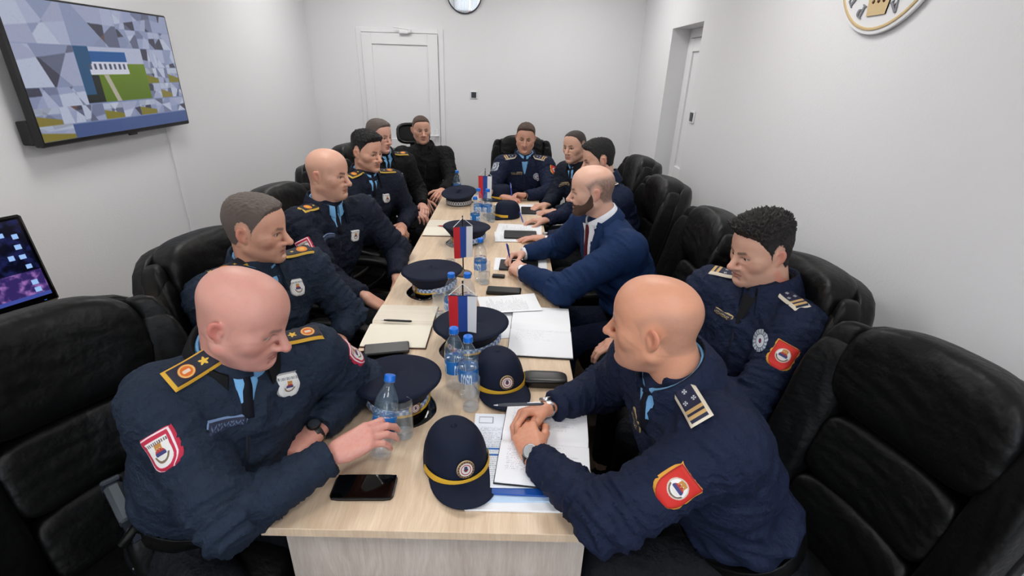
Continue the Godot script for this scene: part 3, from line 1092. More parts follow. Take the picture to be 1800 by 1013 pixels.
# a ribbon of cross sections (each an Array of points, closed) -> mesh
static func loft(rings: Array, closed_ring := true) -> Array:
	var v := PackedVector3Array()
	var idx := PackedInt32Array()
	var m: int = rings[0].size()
	for r in rings:
		for p in r:
			v.append(p)
	for j in rings.size() - 1:
		for i in (m if closed_ring else m - 1):
			var a := j * m + i
			var b := j * m + (i + 1) % m
			idx.append_array(PackedInt32Array([a, b, a + m, b, b + m, a + m]))
	return [v, idx]

# collar: stand and fall round the neck, open at the front. c neck centre, bs frame (x left, y up along the neck, z front)
static func collar(c: Vector3, bs: Basis, r: float, stand: float, fall: float, open: float, flare: float, th := 0.003, point := 0.02) -> Array:
	var rings := []
	var n := 26
	for i in n + 1:
		var t := float(i) / n * 2.0 - 1.0
		var a := t * (PI - open)
		var fr := (1.0 - cos(a + 0.0)) * 0.5     # 1 at the ends (front), 0 at the back
		fr = absf(t)
		var dir := Vector3(sin(a), 0, -cos(a))
		var w := Vector3(dir.x * r * 1.02, 0, dir.z * r * (1.0 + 0.12 * fr))
		var low := -0.028 * fr * fr          # dips at the front
		var up := stand * (1.0 - 0.25 * fr)
		var f2 := fall + point * smoothstep(0.75, 1.0, fr)
		var pts := [
			w + Vector3(0, low - 0.012, 0),
			w * 0.985 + Vector3(0, low + up * 0.6, 0),
			w + dir * 0.002 + Vector3(0, low + up, 0),
			w + dir * (th + 0.006) + Vector3(0, low + up + 0.001, 0),
			w + dir * (th + 0.010 + flare * 0.35) + Vector3(0, low + up - f2 * 0.4, 0),
			w + dir * (th + 0.012 + flare) + Vector3(0, low + up - f2, 0),
			w + dir * (0.009 + flare) + Vector3(0, low + up - f2 + 0.001, 0),
			w + dir * 0.006 + Vector3(0, low + up * 0.4, 0)]
		var ring := []
		for p in pts:
			ring.append(c + bs * p)
		rings.append(ring)
	var m := loft(rings)
	for e in [0, n]:    # close the ends
		var k: int = e * 8
		for q in [[0, 1, 7], [1, 2, 7], [2, 3, 7], [3, 4, 7], [4, 5, 6], [4, 6, 7]]:
			var tri := PackedInt32Array([k + q[0], k + q[1], k + q[2]])
			if e == n:
				tri = PackedInt32Array([k + q[0], k + q[2], k + q[1]])
			m[1].append_array(tri)
	return m

static func tube(pts: Array, rad: Array, n := 10) -> Array:
	var rings := []
	var up := Vector3(0.1, 0.9, 0.2)
	for i in pts.size():
		var t: Vector3 = (pts[mini(i + 1, pts.size() - 1)] - pts[maxi(i - 1, 0)]).normalized()
		var x := up.cross(t).normalized()
		var y := t.cross(x)
		var r := []
		for k in n:
			var a := TAU * k / n
			r.append(pts[i] + (x * cos(a) + y * sin(a)) * rad[i])
		rings.append(r)
	var m := loft(rings)
	for e in 2:
		var b := 0 if e == 0 else (pts.size() - 1) * n
		for k in range(1, n - 1):
			m[1].append_array(PackedInt32Array([b, b + k + (1 if e == 0 else 0), b + k + (0 if e == 0 else 1)]))
	return m

static func joined(list: Array) -> Array:
	var v := PackedVector3Array()
	var idx := PackedInt32Array()
	for m in list:
		var b := v.size()
		v.append_array(m[0])
		for i in m[1]:
			idx.append(b + i)
	return [v, idx]

static func fold(p: Vector3, bones: Array, nz: FastNoiseLite, amp: float) -> float:
	# cloth folds: rings squeezed round elbows and along sleeves, long drapes over the trunk
	var best := 9.0
	var out := 0.0
	for b in bones:
		var a: Vector3 = b[0]
		var ba: Vector3 = b[1] - a
		var t := clampf((p - a).dot(ba) / ba.length_squared(), 0.0, 1.0)
		var d: float = (p - a - ba * t).length() - b[2]
		if d < best:
			best = d
			var ax := ba.normalized()
			var al := (p - a).dot(ax)
			var pe := p - a - ax * al
			var s: Vector3 = pe * 4.0 + ax * (al * b[3] + pe.dot(Vector3(0.5, 0.6, 0.4)) * 8.0) + a * 5.0
			var n := nz.get_noise_3dv(s)
			var n2 := nz.get_noise_3dv(s * 2.1 + Vector3(7, 3, 1))
			var ridge := 1.0 - pow(absf(n), 0.8) * 2.0
			var gain: float = b[4] + b[5] * exp(-pow((t - b[6]) / 0.3, 2.0))
			out = gain * (ridge * 0.8 + n2 * 0.25)
	return out * amp

static func figure(sp: Dictionary) -> Array:
	# returns parts: {name, v, i, c?, uv?, mat, under?, label?}
	var out := []
	var nz := FastNoiseLite.new()
	nz.seed = sp.get("seed", 5)
	nz.frequency = 1.0
	nz.fractal_octaves = 2
	var near: bool = sp.get("near", false)
	var P: Vector3 = sp.pelvis
	var N: Vector3 = sp.neck
	var up := (N - P).normalized()
	var sl: Vector3 = sp.shl
	var sr: Vector3 = sp.shr
	var left := (sl - sr).normalized()
	var fwd := left.cross(up).normalized()
	left = up.cross(fwd)
	var tb := Basis(left, up, fwd)
	var big: float = sp.get("big", 1.0)
	var belly: float = sp.get("belly", 0.0)
	var arms := [[sl, sp.ell, sp.wrl], [sr, sp.elr, sp.wrr]]
	# ---- head
	var q: Dictionary = sp.head_look
	var hb := Basis(Vector3.UP, deg_to_rad(sp.turn)) * Basis(Vector3.RIGHT, deg_to_rad(sp.nod)) * Basis(Vector3.BACK, deg_to_rad(sp.get("tilt", 0.0)))
	var H: Vector3 = sp.head
	var hsz: float = sp.get("size", 0.95)
	q.neck = hb.transposed() * (N - H) / hsz
	q.neck = q.neck * minf(1.0, 0.19 / q.neck.length())
	q.cell = 0.003 if near else 0.0036
	var hm := head_mesh(q)
	var hn := normals_of(hm[0], hm[1])
	var col := PackedColorArray()
	for p in hm[0]:
		col.append(face_color(p, q, nz))
	var hv := PackedVector3Array()
	for p in hm[0]:
		hv.append(H + hb * (p * hsz))
	# ---- hands
	var bv := hv
	var bi: PackedInt32Array = hm[1].duplicate()
	var skin: Color = q.get("skin", Color(0.52, 0.27, 0.19))
	var hand_frames := []
	for s in 2:
		var hs: Dictionary = sp.hl if s == 0 else sp.hr
		var W: Vector3 = arms[s][2]
		var fb := frame(hs.dir, hs.palm)
		hand_frames.append(fb)
		# thumb side: for the left hand with fingers up and palm forward (z) the thumb points to +x of the frame
		var hmesh := hand_mesh(hs.get("pose", {}), -1.0 if s == 0 else 1.0, 0.003 if near else 0.004)
		var b0 := bv.size()
		for p in hmesh[0]:
			bv.append(W + fb * p)
			var n := nz.get_noise_3dv(p * 90.0)
			var kn := smoothstep(0.02, 0.0, (Vector2(p.y, p.z) - Vector2(0.095, -0.01)).length()) * 0.25
			col.append(skin.lerp(Color(skin.r * 0.95, skin.g * 0.7, skin.b * 0.68), clampf(0.2 + n * 0.4 + kn, 0.0, 1.0)))
		for i in hmesh[1]:
			bi.append(b0 + i)
	# ---- the rest of the body, under the clothes
	var lo := P
	var hi := P
	for p in [N, sl, sr, sp.ell, sp.elr, sp.wrl, sp.wrr]:
		lo = lo.min(p)
		hi = hi.max(p)
	lo -= Vector3.ONE * 0.26
	hi += Vector3.ONE * 0.2
	var llo := P
	var lhi := P
	for p in [sp.knl, sp.knr, sp.ftl, sp.ftr]:
		llo = llo.min(p)
		lhi = lhi.max(p)
	var bf := Field.new(lo.min(llo) - Vector3.ONE * 0.14, hi.max(lhi) + Vector3.ONE * 0.1, 0.026)
	bf.ell(P.lerp(N, 0.3), tb, Vector3(0.13, 0.2, 0.1), 0.04)
	bf.ell(P.lerp(N, 0.68), tb, Vector3(0.14, 0.15, 0.1), 0.04)
	bf.cone(N - up * 0.03, N + (H - N) * 0.35, 0.055, 0.05, 0.03)
	for a in arms:
		bf.cone(N - up * 0.06, a[0], 0.045, 0.045, 0.03)
		bf.cone(a[0], a[1], 0.042, 0.032, 0.02)
		bf.cone(a[1], a[2].lerp(a[1], 0.2), 0.028, 0.018, 0.02)
	for l in [[left, sp.knl, sp.ftl], [-left, sp.knr, sp.ftr]]:
		bf.cone(P + l[0] * 0.09, l[1], 0.075, 0.05, 0.03)
		bf.cone(l[1], l[2], 0.05, 0.035, 0.03)
	var bm := bf.mesh()
	var b1 := bv.size()
	for p in bm[0]:
		bv.append(p)
		col.append(skin)
	for i in bm[1]:
		bi.append(b1 + i)
	out.append({"name": "body", "v": bv, "i": bi, "c": col, "mat": "skin"})
	# ---- hair, beard, eyes
	if sp.get("hairy", false):
		var m := hair_mesh(hm[0], hn, hm[1], q, nz, false)
		for i in m[0].size():
			m[0][i] = H + hb * (m[0][i] * hsz)
		out.append({"name": "hair", "v": m[0], "i": m[1], "mat": sp.get("hair_mat", "hair_dark")})
	if sp.get("bearded", false):
		var m := hair_mesh(hm[0], hn, hm[1], q, nz, true)
		for i in m[0].size():
			m[0][i] = H + hb * (m[0][i] * hsz)
		out.append({"name": "beard", "v": m[0], "i": m[1], "mat": "beard"})
	for s in [-1.0, 1.0]:
		out.append(eye_part(H + hb * (Vector3(s * 0.0315, 0.0, 0.0725) * hsz), hb * Basis(Vector3.UP, sp.get("gaze", 0.0)) * Basis(Vector3.RIGHT, sp.get("gaze_down", 0.1))))
	# ---- jacket
	var cell := 0.0085 if near else 0.012
	var jf := Field.new(lo, hi, cell)
	var jk := 0.05
	jf.ell(P + up * 0.165, tb, Vector3(0.182 * big, 0.065, 0.148 + belly * 0.7), jk)
	jf.ell(P.lerp(N, 0.47) + fwd * (0.012 + belly * 0.4), tb, Vector3(0.178 * big, 0.14, 0.135 + belly), jk)
	jf.ell(P.lerp(N, 0.66) + fwd * 0.008, tb, Vector3(0.182 * big, 0.19, 0.132 * big), jk)
	jf.cone(N - up * 0.09, N - up * 0.005, 0.1, 0.07, 0.04)
	for a in arms:
		var mid: Vector3 = a[0] - up * 0.015
		jf.cone(N - up * 0.055, mid, 0.068, 0.07 * big, 0.05)
		jf.cone(P.lerp(N, 0.62) + (a[0] - N) * 0.4, mid, 0.11, 0.075, 0.05)
	for a in arms:
		var d: Vector3 = (a[2] - a[1]).normalized()
		jf.cone(a[0] - up * 0.012, a[1], 0.073 * big, 0.062 * big, 0.028)
		jf.cone(a[1], a[2] - d * 0.012, 0.060 * big, 0.041 * big, 0.022, Vector3.ZERO, 1.0, true)
	var jm := jf.mesh()
	var jn := normals_of(jm[0], jm[1])
	var bones := [[P, N, 0.15, 9.0, 0.9, 0.5, 0.1]]
	for a in arms:
		bones.append([a[0], a[1], 0.07, 22.0, 0.5, 0.75, 1.0])
		bones.append([a[1], a[2], 0.055, 24.0, 0.55, 0.7, 0.05])
	var amp: float = sp.get("crease", 1.0) * (0.0145 if near else 0.012)
	var jv: PackedVector3Array = jm[0]
	for i in jv.size():
		jv[i] += jn[i] * fold(jv[i], bones, nz, amp)
	out.append({"name": "jacket", "v": jv, "i": jm[1], "mat": sp.get("cloth", "navy")})
	# ---- trousers and shoes
	var tf := Field.new(llo - Vector3.ONE * 0.17, lhi.max(P) + Vector3.ONE * 0.17, 0.015)
	tf.ell(P + up * 0.02, tb, Vector3(0.17, 0.14, 0.14), 0.04)
	for l in [[left, sp.knl, sp.ftl], [-left, sp.knr, sp.ftr]]:
		tf.cone(P + l[0] * 0.085 - up * 0.02, l[1], 0.095, 0.072, 0.03)
		tf.cone(l[1], l[2] + Vector3(0, 0.05, 0), 0.07, 0.056, 0.02, Vector3.ZERO, 1.0, true)
	var tm := tf.mesh()
	var belt := []
	for j in 4:
		var ring := []
		for k in 28:
			var a := TAU * k / 28
			ring.append(P + up * [0.075, 0.075, 0.115, 0.115][j] + (left * cos(a) * 0.178 + fwd * sin(a) * 0.148) * (1.0 if j == 0 or j == 3 else 1.03))
		belt.append(ring)
	var blm := loft(belt)
	out.append({"name": "belt", "v": blm[0], "i": blm[1], "mat": "leather"})
	out.append({"name": "trousers", "v": tm[0], "i": tm[1], "mat": sp.get("legs", "trousers")})
	for l in [[sp.knl, sp.ftl], [sp.knr, sp.ftr]]:
		var sf := Field.new(l[1] - Vector3(0.2, 0.06, 0.2), l[1] + Vector3(0.2, 0.1, 0.2), 0.012)
		var fd := Vector3(fwd.x, 0, fwd.z).normalized()
		var gy := Vector3(l[1].x, 0.0, l[1].z)
		sf.cone(gy - fd * 0.05 + Vector3(0, 0.04, 0), gy + fd * 0.14 + Vector3(0, 0.03, 0), 0.038, 0.03, 0.02)
		sf.cone(gy - fd * 0.03 + Vector3(0, 0.05, 0), gy + Vector3(0, 0.1, 0) - fd * 0.02, 0.04, 0.042, 0.02)
		var sm := sf.mesh()
		for i in sm[0].size():
			sm[0][i].y = maxf(sm[0][i].y, 0.004)
		out.append({"name": "shoe", "v": sm[0], "i": sm[1], "mat": "shoe"})
	# ---- collars, tie, front
	var nd := (up * 0.4 + (H - hb.z * 0.03 - hb.y * 0.06 - N).normalized() * 0.6).normalized()
	var cb := frame(nd, fwd)
	var kind: String = sp.get("kind", "uniform")
	var open: float = sp.get("open", 0.35)
	var nrad: float = q.get("neck_r", 0.058)
	if kind == "uniform":
		var cm := collar(N + up * 0.006, cb, nrad + 0.014, 0.062, 0.07, open, 0.018, 0.005, 0.03)
		out.append({"name": "collar", "v": cm[0], "i": cm[1], "mat": sp.get("collar_mat", sp.get("cloth", "navy"))})
		cm = collar(N + up * 0.01, cb, nrad + 0.004, 0.045, 0.034, 0.14, 0.003, 0.002, 0.02)
		out.append({"name": "shirt_collar", "v": cm[0], "i": cm[1], "mat": sp.get("shirt", "shirt_blue"), "label": "dark inner collar" if sp.has("shirt") else "light blue shirt collar"})
		var vm := lay(jv, jm[1], N - up * 0.05 + fwd * 0.12, (fwd + up * 0.25).normalized(), up, 0.066, 0.11, func(b): return 0.12 + 0.88 * (b * 0.5 + 0.5), 0.004, 6, 6)
		out.append({"name": "shirt", "v": vm[0], "i": vm[1], "mat": sp.get("shirt", "shirt_blue")})
		if sp.get("tie", true):
			vm = lay(jv, jm[1], N - up * 0.048 + fwd * 0.12, (fwd + up * 0.25).normalized(), up, 0.032, 0.11, func(b): return 0.7 if b > 0.6 else 1.0, 0.009, 4, 6)
			out.append({"name": "tie", "v": vm[0], "i": vm[1], "mat": "tie_dark"})
		var zm := lay(jv, jm[1], P.lerp(N, 0.52) + fwd * 0.14, fwd, up, 0.011, 0.3, rim_box, 0.004, 2, 12)
		out.append({"name": "zip", "v": zm[0], "i": zm[1], "mat": "zip"})
	elif kind == "suit":
		var vm := lay(jv, jm[1], N - up * 0.11 + fwd * 0.12, fwd, up, 0.13, 0.26, func(b): return 0.06 + 0.94 * (b * 0.5 + 0.5), 0.003, 6, 8)
		out.append({"name": "shirt", "v": vm[0], "i": vm[1], "mat": "shirt_white"})
		var cm := collar(N + up * 0.016, cb, nrad + 0.005, 0.05, 0.04, 0.12, 0.004, 0.002, 0.025)
		out.append({"name": "shirt_collar", "v": cm[0], "i": cm[1], "mat": "shirt_white", "label": "white shirt collar"})
		var tm2 := lay(jv, jm[1], N - up * 0.1 + fwd * 0.12, fwd, up, 0.045, 0.24, func(b): return 0.6 if b > 0.75 else 1.0, 0.008, 4, 8)
		out.append({"name": "tie", "v": tm2[0], "i": tm2[1], "mat": "tie_red", "label": "dark red tie"})
		cm = collar(N + up * 0.008, cb, nrad + 0.013, 0.038, 0.045, 0.85, 0.014, 0.004, 0.0)
		out.append({"name": "collar", "v": cm[0], "i": cm[1], "mat": sp.cloth})
		for s in [-1.0, 1.0]:
			var lm := lay(jv, jm[1], N - up * 0.1 + fwd * 0.12 + left * s * 0.055, (fwd + left * s * 0.2).normalized(), (up + left * s * 0.42).normalized(), 0.062, 0.25, func(b): return 0.25 + 0.75 * smoothstep(-1.0, 0.5, b), 0.007, 5, 9)
			out.append({"name": "lapel", "v": lm[0], "i": lm[1], "mat": sp.cloth})
	else:
		var cm := collar(N + up * 0.006, cb, nrad + 0.012, 0.055, 0.03, open, 0.008, 0.005, 0.0)
		out.append({"name": "collar", "v": cm[0], "i": cm[1], "mat": sp.cloth})
		var zm := lay(jv, jm[1], P.lerp(N, 0.52) + fwd * 0.14, fwd, up, 0.012, 0.3, rim_box, 0.004, 2, 12)
		out.append({"name": "zip", "v": zm[0], "i": zm[1], "mat": "zip"})
	# ---- badges: [kind, material, name]
	for b in sp.get("badges", []):
		var s := 1.0 if b[1] == "l" else -1.0
		var sh: Vector3 = sl if s > 0 else sr
		var el: Vector3 = sp.ell if s > 0 else sp.elr
		var m := []
		if b[0] == "epaulette":
			var ed := (N - sh + up * 0.02).normalized()
			var en: Vector3 = (up + left * s * 0.12 + fwd * b[4]).normalized()
			m = lay(jv, jm[1], sh.lerp(N, 0.28) + up * 0.08 + fwd * (0.008 + 0.055 * maxf(b[4], 0.0)), en, ed, 0.055, 0.115, rim_house if b[3] == "house" else rim_box, 0.006, 8, 12, 4)
		elif b[0] == "sleeve_patch":
			var ad := (sh - el).normalized()
			var pn: Vector3 = left * s + fwd * b[4] + up * 0.3
			pn = (pn - ad * pn.dot(ad)).normalized()
			m = lay(jv, jm[1], sh.lerp(el, b[5] if b.size() > 5 else 0.42) + pn * 0.08, pn, ad, 0.076, 0.092, rim_shield, 0.004, 10, 12, 1)
		elif b[0] == "chest_badge":
			m = lay(jv, jm[1], P.lerp(N, sp.get("badge_y", 0.8)) + left * s * sp.get("badge_x", 0.095) + fwd * 0.13, (fwd + left * s * 0.35 + up * 0.1).normalized(), up, 0.056, 0.066, rim_shield if b[3] == "shield" else rim_round, 0.005, 8, 8, 2)
		elif b[0] == "name_tag":
			m = lay(jv, jm[1], P.lerp(N, 0.83) + left * s * sp.get("tag_x", 0.065) + fwd * 0.13, (fwd + left * s * 0.35 + up * 0.1).normalized(), up, 0.085, 0.026, rim_box, 0.005, 8, 4, 2)
		out.append({"name": b[0], "v": m[0], "i": m[1], "uv": m[2], "mat": b[2]})
	# ---- watch
	for s in 2:
		var wk := "watch_l" if s == 0 else "watch_r"
		if sp.has(wk):
			var fb: Basis = hand_frames[s]
			var W: Vector3 = arms[s][2] + fb * Vector3(0, 0.006, 0)
			var rings := []
			for j in 4:
				var ring := []
				for k in 20:
					var a := TAU * k / 20
					var r := 1.0 if j == 0 or j == 3 else 1.1
					ring.append(W + fb * Vector3(cos(a) * 0.0305 * r, [-0.009, -0.009, 0.009, 0.009][j], sin(a) * 0.0245 * r))
				rings.append(ring)
			var m := loft(rings)
			out.append({"name": "wristwatch", "v": m[0], "i": m[1], "mat": sp[wk][0]})
			var dc := W + fb * Vector3(0, 0, -0.0245)
			var body := []
			for j in [[0.018, 0.002], [0.0195, -0.002], [0.0195, -0.007], [0.017, -0.0085], [0.0155, -0.008], [0.0001, -0.008]]:
				var ring := []
				for k in 24:
					var a := TAU * k / 24
					ring.append(dc + fb * Vector3(cos(a) * j[0], sin(a) * j[0], j[1]))
				body.append(ring)
			m = loft(body.slice(0, 5))
			out.append({"name": "case", "v": m[0], "i": m[1], "mat": sp[wk][1], "under": "wristwatch"})
			m = loft(body.slice(4, 6))
			out.append({"name": "dial", "v": m[0], "i": m[1], "mat": sp[wk][2], "under": "wristwatch"})
	if kind == "suit":
		for s in 2:
			var a = arms[s]
			var d: Vector3 = (a[2] - a[1]).normalized()
			var m := tube([a[2] - d * 0.03, a[2] - d * 0.004, a[2] + d * 0.006, a[2] + d * 0.006], [0.036, 0.036, 0.0355, 0.028], 20)
			out.append({"name": "shirt_cuff", "v": m[0], "i": m[1], "mat": "shirt_white", "label": "white shirt cuff"})
	return out

static func eye_part(c: Vector3, b: Basis) -> Dictionary:
	var v := PackedVector3Array()
	var col := PackedColorArray()
	var idx := PackedInt32Array()
	var angs := [0.0, 0.16, 0.18, 0.44, 0.47, 0.8, 1.2, 1.7, 2.4, PI]
	for j in angs.size():
		for k in 16:
			var a := TAU * k / 16
			v.append(c + b * (Vector3(cos(a) * sin(angs[j]), sin(a) * sin(angs[j]), cos(angs[j])) * 0.0128))
			col.append(Color(0.004, 0.004, 0.004) if j < 2 else (Color(0.06, 0.04, 0.025) if j < 4 else Color(0.5, 0.44, 0.4)))
	for j in angs.size() - 1:
		for k in 16:
			var a := j * 16 + k
			var d := j * 16 + (k + 1) % 16
			idx.append_array(PackedInt32Array([a, d, a + 16, d, d + 16, a + 16]))
	return {"name": "eye", "v": v, "i": idx, "c": col, "mat": "eye"}

# ---------- the room ----------
const XL := -2.14
const XR := 1.33
const ZB := -5.7
const ZN := 1.6
const HI := 2.75

func wall_box(called: String, lo: Vector3, hi: Vector3, mat_: Material) -> MeshInstance3D:
	var o := put(called, box(hi - lo, mat_, 0.001), self, Transform3D(Basis.IDENTITY, (lo + hi) * 0.5))
	structure(o)
	return o

func block(called: String, parent: Node, lo: Vector3, hi: Vector3, mat_: Material, r := 0.002) -> MeshInstance3D:
	return put(called, box(hi - lo, mat_, r), parent, Transform3D(Basis.IDENTITY, (lo + hi) * 0.5))

func pieces(called: String) -> Node3D:
	var o := Node3D.new()
	o.name = called
	add_child(o)
	structure(o)
	return o

func room() -> void:
	wall_box("floor", Vector3(XL - 0.2, -0.1, ZB - 0.2), Vector3(XR + 0.5, 0, ZN + 0.2), M.floor_board)
	wall_box("ceiling", Vector3(XL - 0.2, HI, ZB - 0.2), Vector3(XR + 0.5, HI + 0.1, ZN + 0.2), M.ceiling_paint)
	wall_box("wall_left", Vector3(XL - 0.2, 0, ZB), Vector3(XL, HI, ZN), M.wall_paint)
	wall_box("wall_back", Vector3(XL - 0.2, 0, ZB - 0.2), Vector3(XR + 0.5, HI, ZB), M.wall_paint)
	# right wall with a deep door opening
	var r := pieces("wall_right")
	var d0 := -4.64
	var d1 := -3.9
	block("near_run", r, Vector3(XR, 0, d1), Vector3(XR + 0.24, HI, ZN), M.wall_paint, 0.001)
	block("far_run", r, Vector3(XR, 0, ZB), Vector3(XR + 0.24, HI, d0), M.wall_paint, 0.001)
	block("lintel", r, Vector3(XR, 2.08, d0), Vector3(XR + 0.24, HI, d1), M.wall_paint, 0.001)
	block("closing", r, Vector3(XR + 0.24, 0, d0 - 0.1), Vector3(XR + 0.3, 2.2, d1 + 0.1), M.wall_paint, 0.001)
	var d := pieces("door_2")
	var x0 := XR + 0.15
	block("frame_jamb", d, Vector3(x0, 0, d0), Vector3(x0 + 0.07, 2.08, d0 + 0.06), M.pvc)
	block("frame_jamb", d, Vector3(x0, 0, d1 - 0.06), Vector3(x0 + 0.07, 2.08, d1), M.pvc)
	block("frame_head", d, Vector3(x0, 2.01, d0 + 0.06), Vector3(x0 + 0.07, 2.08, d1 - 0.06), M.pvc)
	door_leaf(d, Transform3D(Basis(Vector3.UP, -PI / 2), Vector3(x0 + 0.02, 0, (d0 + d1) * 0.5)), d1 - d0 - 0.124, 2.005, 0.1)
	# back wall door
	var b := pieces("door_1")
	var bx0 := -1.64
	var bx1 := -0.735
	var t := 2.085
	block("frame_jamb", b, Vector3(bx0, 0, ZB), Vector3(bx0 + 0.055, t, ZB + 0.012), M.pvc, 0.003)
	block("frame_jamb", b, Vector3(bx1 - 0.055, 0, ZB), Vector3(bx1, t, ZB + 0.012), M.pvc, 0.003)
	block("frame_head", b, Vector3(bx0 + 0.055, t - 0.045, ZB), Vector3(bx1 - 0.055, t, ZB + 0.012), M.pvc, 0.003)
	door_leaf(b, Transform3D(Basis.IDENTITY, Vector3((bx0 + bx1) * 0.5, 0, ZB + 0.006)), bx1 - bx0 - 0.116, t - 0.052, 0.105)
	for y in [1.82, 1.73, 1.2, 1.1, 0.3]:
		put("hinge", box(Vector3(0.014, 0.055, 0.016), M.pvc, 0.004), b, Transform3D(Basis.IDENTITY, Vector3(bx0 + 0.056, y, ZB + 0.02)))
	var hd := put("handle_plate", box(Vector3(0.034, 0.2, 0.01), M.pvc, 0.004), b, Transform3D(Basis.IDENTITY, Vector3(bx1 - 0.1, 1.0, ZB + 0.035)))
	put("lever", box(Vector3(0.12, 0.02, 0.02), M.pvc, 0.006), hd, Transform3D(Basis.IDENTITY, Vector3(-0.03, 0.03, 0.035)))
	put("lever_neck", box(Vector3(0.018, 0.018, 0.035), M.pvc, 0.004), hd, Transform3D(Basis.IDENTITY, Vector3(0.02, 0.03, 0.016)))
	# wall behind the viewer with a wide window
	var n := pieces("wall_near")
	var wx0 := -1.95
	var wx1 := 1.15
	block("left_run", n, Vector3(XL, 0, ZN), Vector3(wx0, HI, ZN + 0.2), M.wall_paint, 0.001)
	block("right_run", n, Vector3(wx1, 0, ZN), Vector3(XR, HI, ZN + 0.2), M.wall_paint, 0.001)
	block("sill_run", n, Vector3(wx0, 0, ZN), Vector3(wx1, 0.85, ZN + 0.2), M.wall_paint, 0.001)
	block("head_run", n, Vector3(wx0, 2.45, ZN), Vector3(wx1, HI, ZN + 0.2), M.wall_paint, 0.001)
	var w := pieces("window_1")
	for f in [[wx0, wx0 + 0.06], [-0.38, -0.32], [wx1 - 0.06, wx1]]:
		block("mullion", w, Vector3(f[0], 0.85, ZN + 0.1), Vector3(f[1], 2.45, ZN + 0.16), M.pvc)
	for f in [[0.85, 0.91], [2.39, 2.45]]:
		block("rail", w, Vector3(wx0 + 0.06, f[0], ZN + 0.1), Vector3(wx1 - 0.06, f[1], ZN + 0.16), M.pvc)
	for f in [[wx0 + 0.06, -0.38], [-0.32, wx1 - 0.06]]:
		put("pane", sheet(f[1] - f[0], 1.48, M.pane), w, Transform3D(Basis.IDENTITY, Vector3((f[0] + f[1]) * 0.5, 1.65, ZN + 0.13)))
	block("sill", w, Vector3(wx0 - 0.05, 0.82, ZN - 0.08), Vector3(wx1 + 0.05, 0.85, ZN + 0.1), M.pvc)
	# sheer curtains drawn to the sides
	for s in [[-2.05, -0.75, "left"], [-0.6, 0.1, "middle"], [0.85, 1.28, "right"]]:
		var v := PackedVector3Array()
		var idx := PackedInt32Array()
		var cols := 60
		for j in 2:
			for i in cols + 1:
				var u := float(i) / cols
				v.append(Vector3(lerpf(s[0], s[1], u), 2.6 if j == 0 else 0.25, ZN - 0.1 + 0.03 * sin(u * 50.0) + 0.012 * sin(u * 23.0)))
		for i in cols:
			idx.append_array(PackedInt32Array([i, i + 1, i + cols + 1, i + 1, i + cols + 2, i + cols + 1]))
		var c := put("curtain", arr_mesh(v, idx, M.curtain), self)
		tag(c, {"left": "sheer white curtain at the window, mirrored leftmost", "middle": "sheer white curtain at the middle of the window", "right": "sheer white curtain at the right end of the window"}[s[2]], "curtain", "sheer window curtains")
	var rod := put("curtain_rod", from(tube([Vector3(-1.9, 2.62, ZN - 0.1), Vector3(1.2, 2.62, ZN - 0.1)], [0.012, 0.012]), M.steel), self)
	tag(rod, "slim steel curtain rod above the window", "curtain rod")

func door_leaf(parent: Node3D, at: Transform3D, w: float, h: float, st: float) -> void:
	# leaf with a large upper panel and a lower one, both sunk behind a bevelled edge
	var leaf := Node3D.new()
	leaf.name = "leaf"
	parent.add_child(leaf, true)
	leaf.transform = at
	var z0 := 0.0
	var z1 := 0.03
	var mid := 0.88
	block("stile", leaf, Vector3(-w / 2, 0.01, z0), Vector3(-w / 2 + st, h, z1), M.pvc, 0.004)
	block("stile", leaf, Vector3(w / 2 - st, 0.01, z0), Vector3(w / 2, h, z1), M.pvc, 0.004)
	for y in [[0.01, 0.12], [mid, mid + st], [h - st, h]]:
		block("rail", leaf, Vector3(-w / 2 + st, y[0], z0), Vector3(w / 2 - st, y[1], z1), M.pvc, 0.004)
	block("panel", leaf, Vector3(-w / 2 + st - 0.01, 0.1, z0 + 0.002), Vector3(w / 2 - st + 0.01, mid + 0.01, z0 + 0.014), M.pvc)
	block("panel", leaf, Vector3(-w / 2 + st - 0.01, mid + st - 0.01, z0 + 0.002), Vector3(w / 2 - st + 0.01, h - st + 0.01, z0 + 0.014), M.pvc)

func ceiling_lights() -> void:
	var k := 0
	for z in [-4.6, -2.3, 0.2]:
		for x in [-1.25, 0.45]:
			var t := thing("ceiling_light", "square white ceiling panel lamp, %s of the %s pair from the window" % ["left" if x < 0 else "right", ["third", "second", "first"][k / 2]], "ceiling light", Vector3(x, HI, z), 0, "square ceiling lamps")
			for s in [-1, 1]:
				block("frame", t, Vector3(-0.3, -0.02, s * 0.3 - 0.012), Vector3(0.3, 0, s * 0.3 + 0.012), M.pvc)
				block("frame", t, Vector3(s * 0.3 - 0.012, -0.02, -0.288), Vector3(s * 0.3 + 0.012, 0, 0.288), M.pvc)
			if not M.has("lamp"):
				var lm := mat("lamp", Color(0.95, 0.95, 0.95), 0.6)
				lm.emission_enabled = true
				lm.emission = Color(1.0, 0.98, 0.95)
				lm.emission_energy_multiplier = 1.5
			put("diffuser", box(Vector3(0.576, 0.008, 0.576), M.lamp, 0.001), t, Transform3D(Basis.IDENTITY, Vector3(0, -0.01, 0)))
			var l := AreaLight3D.new()
			l.name = "light"
			t.add_child(l)
			l.position = Vector3(0, -0.025, 0)
			l.rotation.x = -PI / 2
			l.area_size = Vector2(0.57, 0.57)
			l.light_energy = 1.12
			l.light_color = Color(1.0, 0.995, 0.99)
			l.shadow_enabled = true
			l.area_range = 12.0
			k += 1

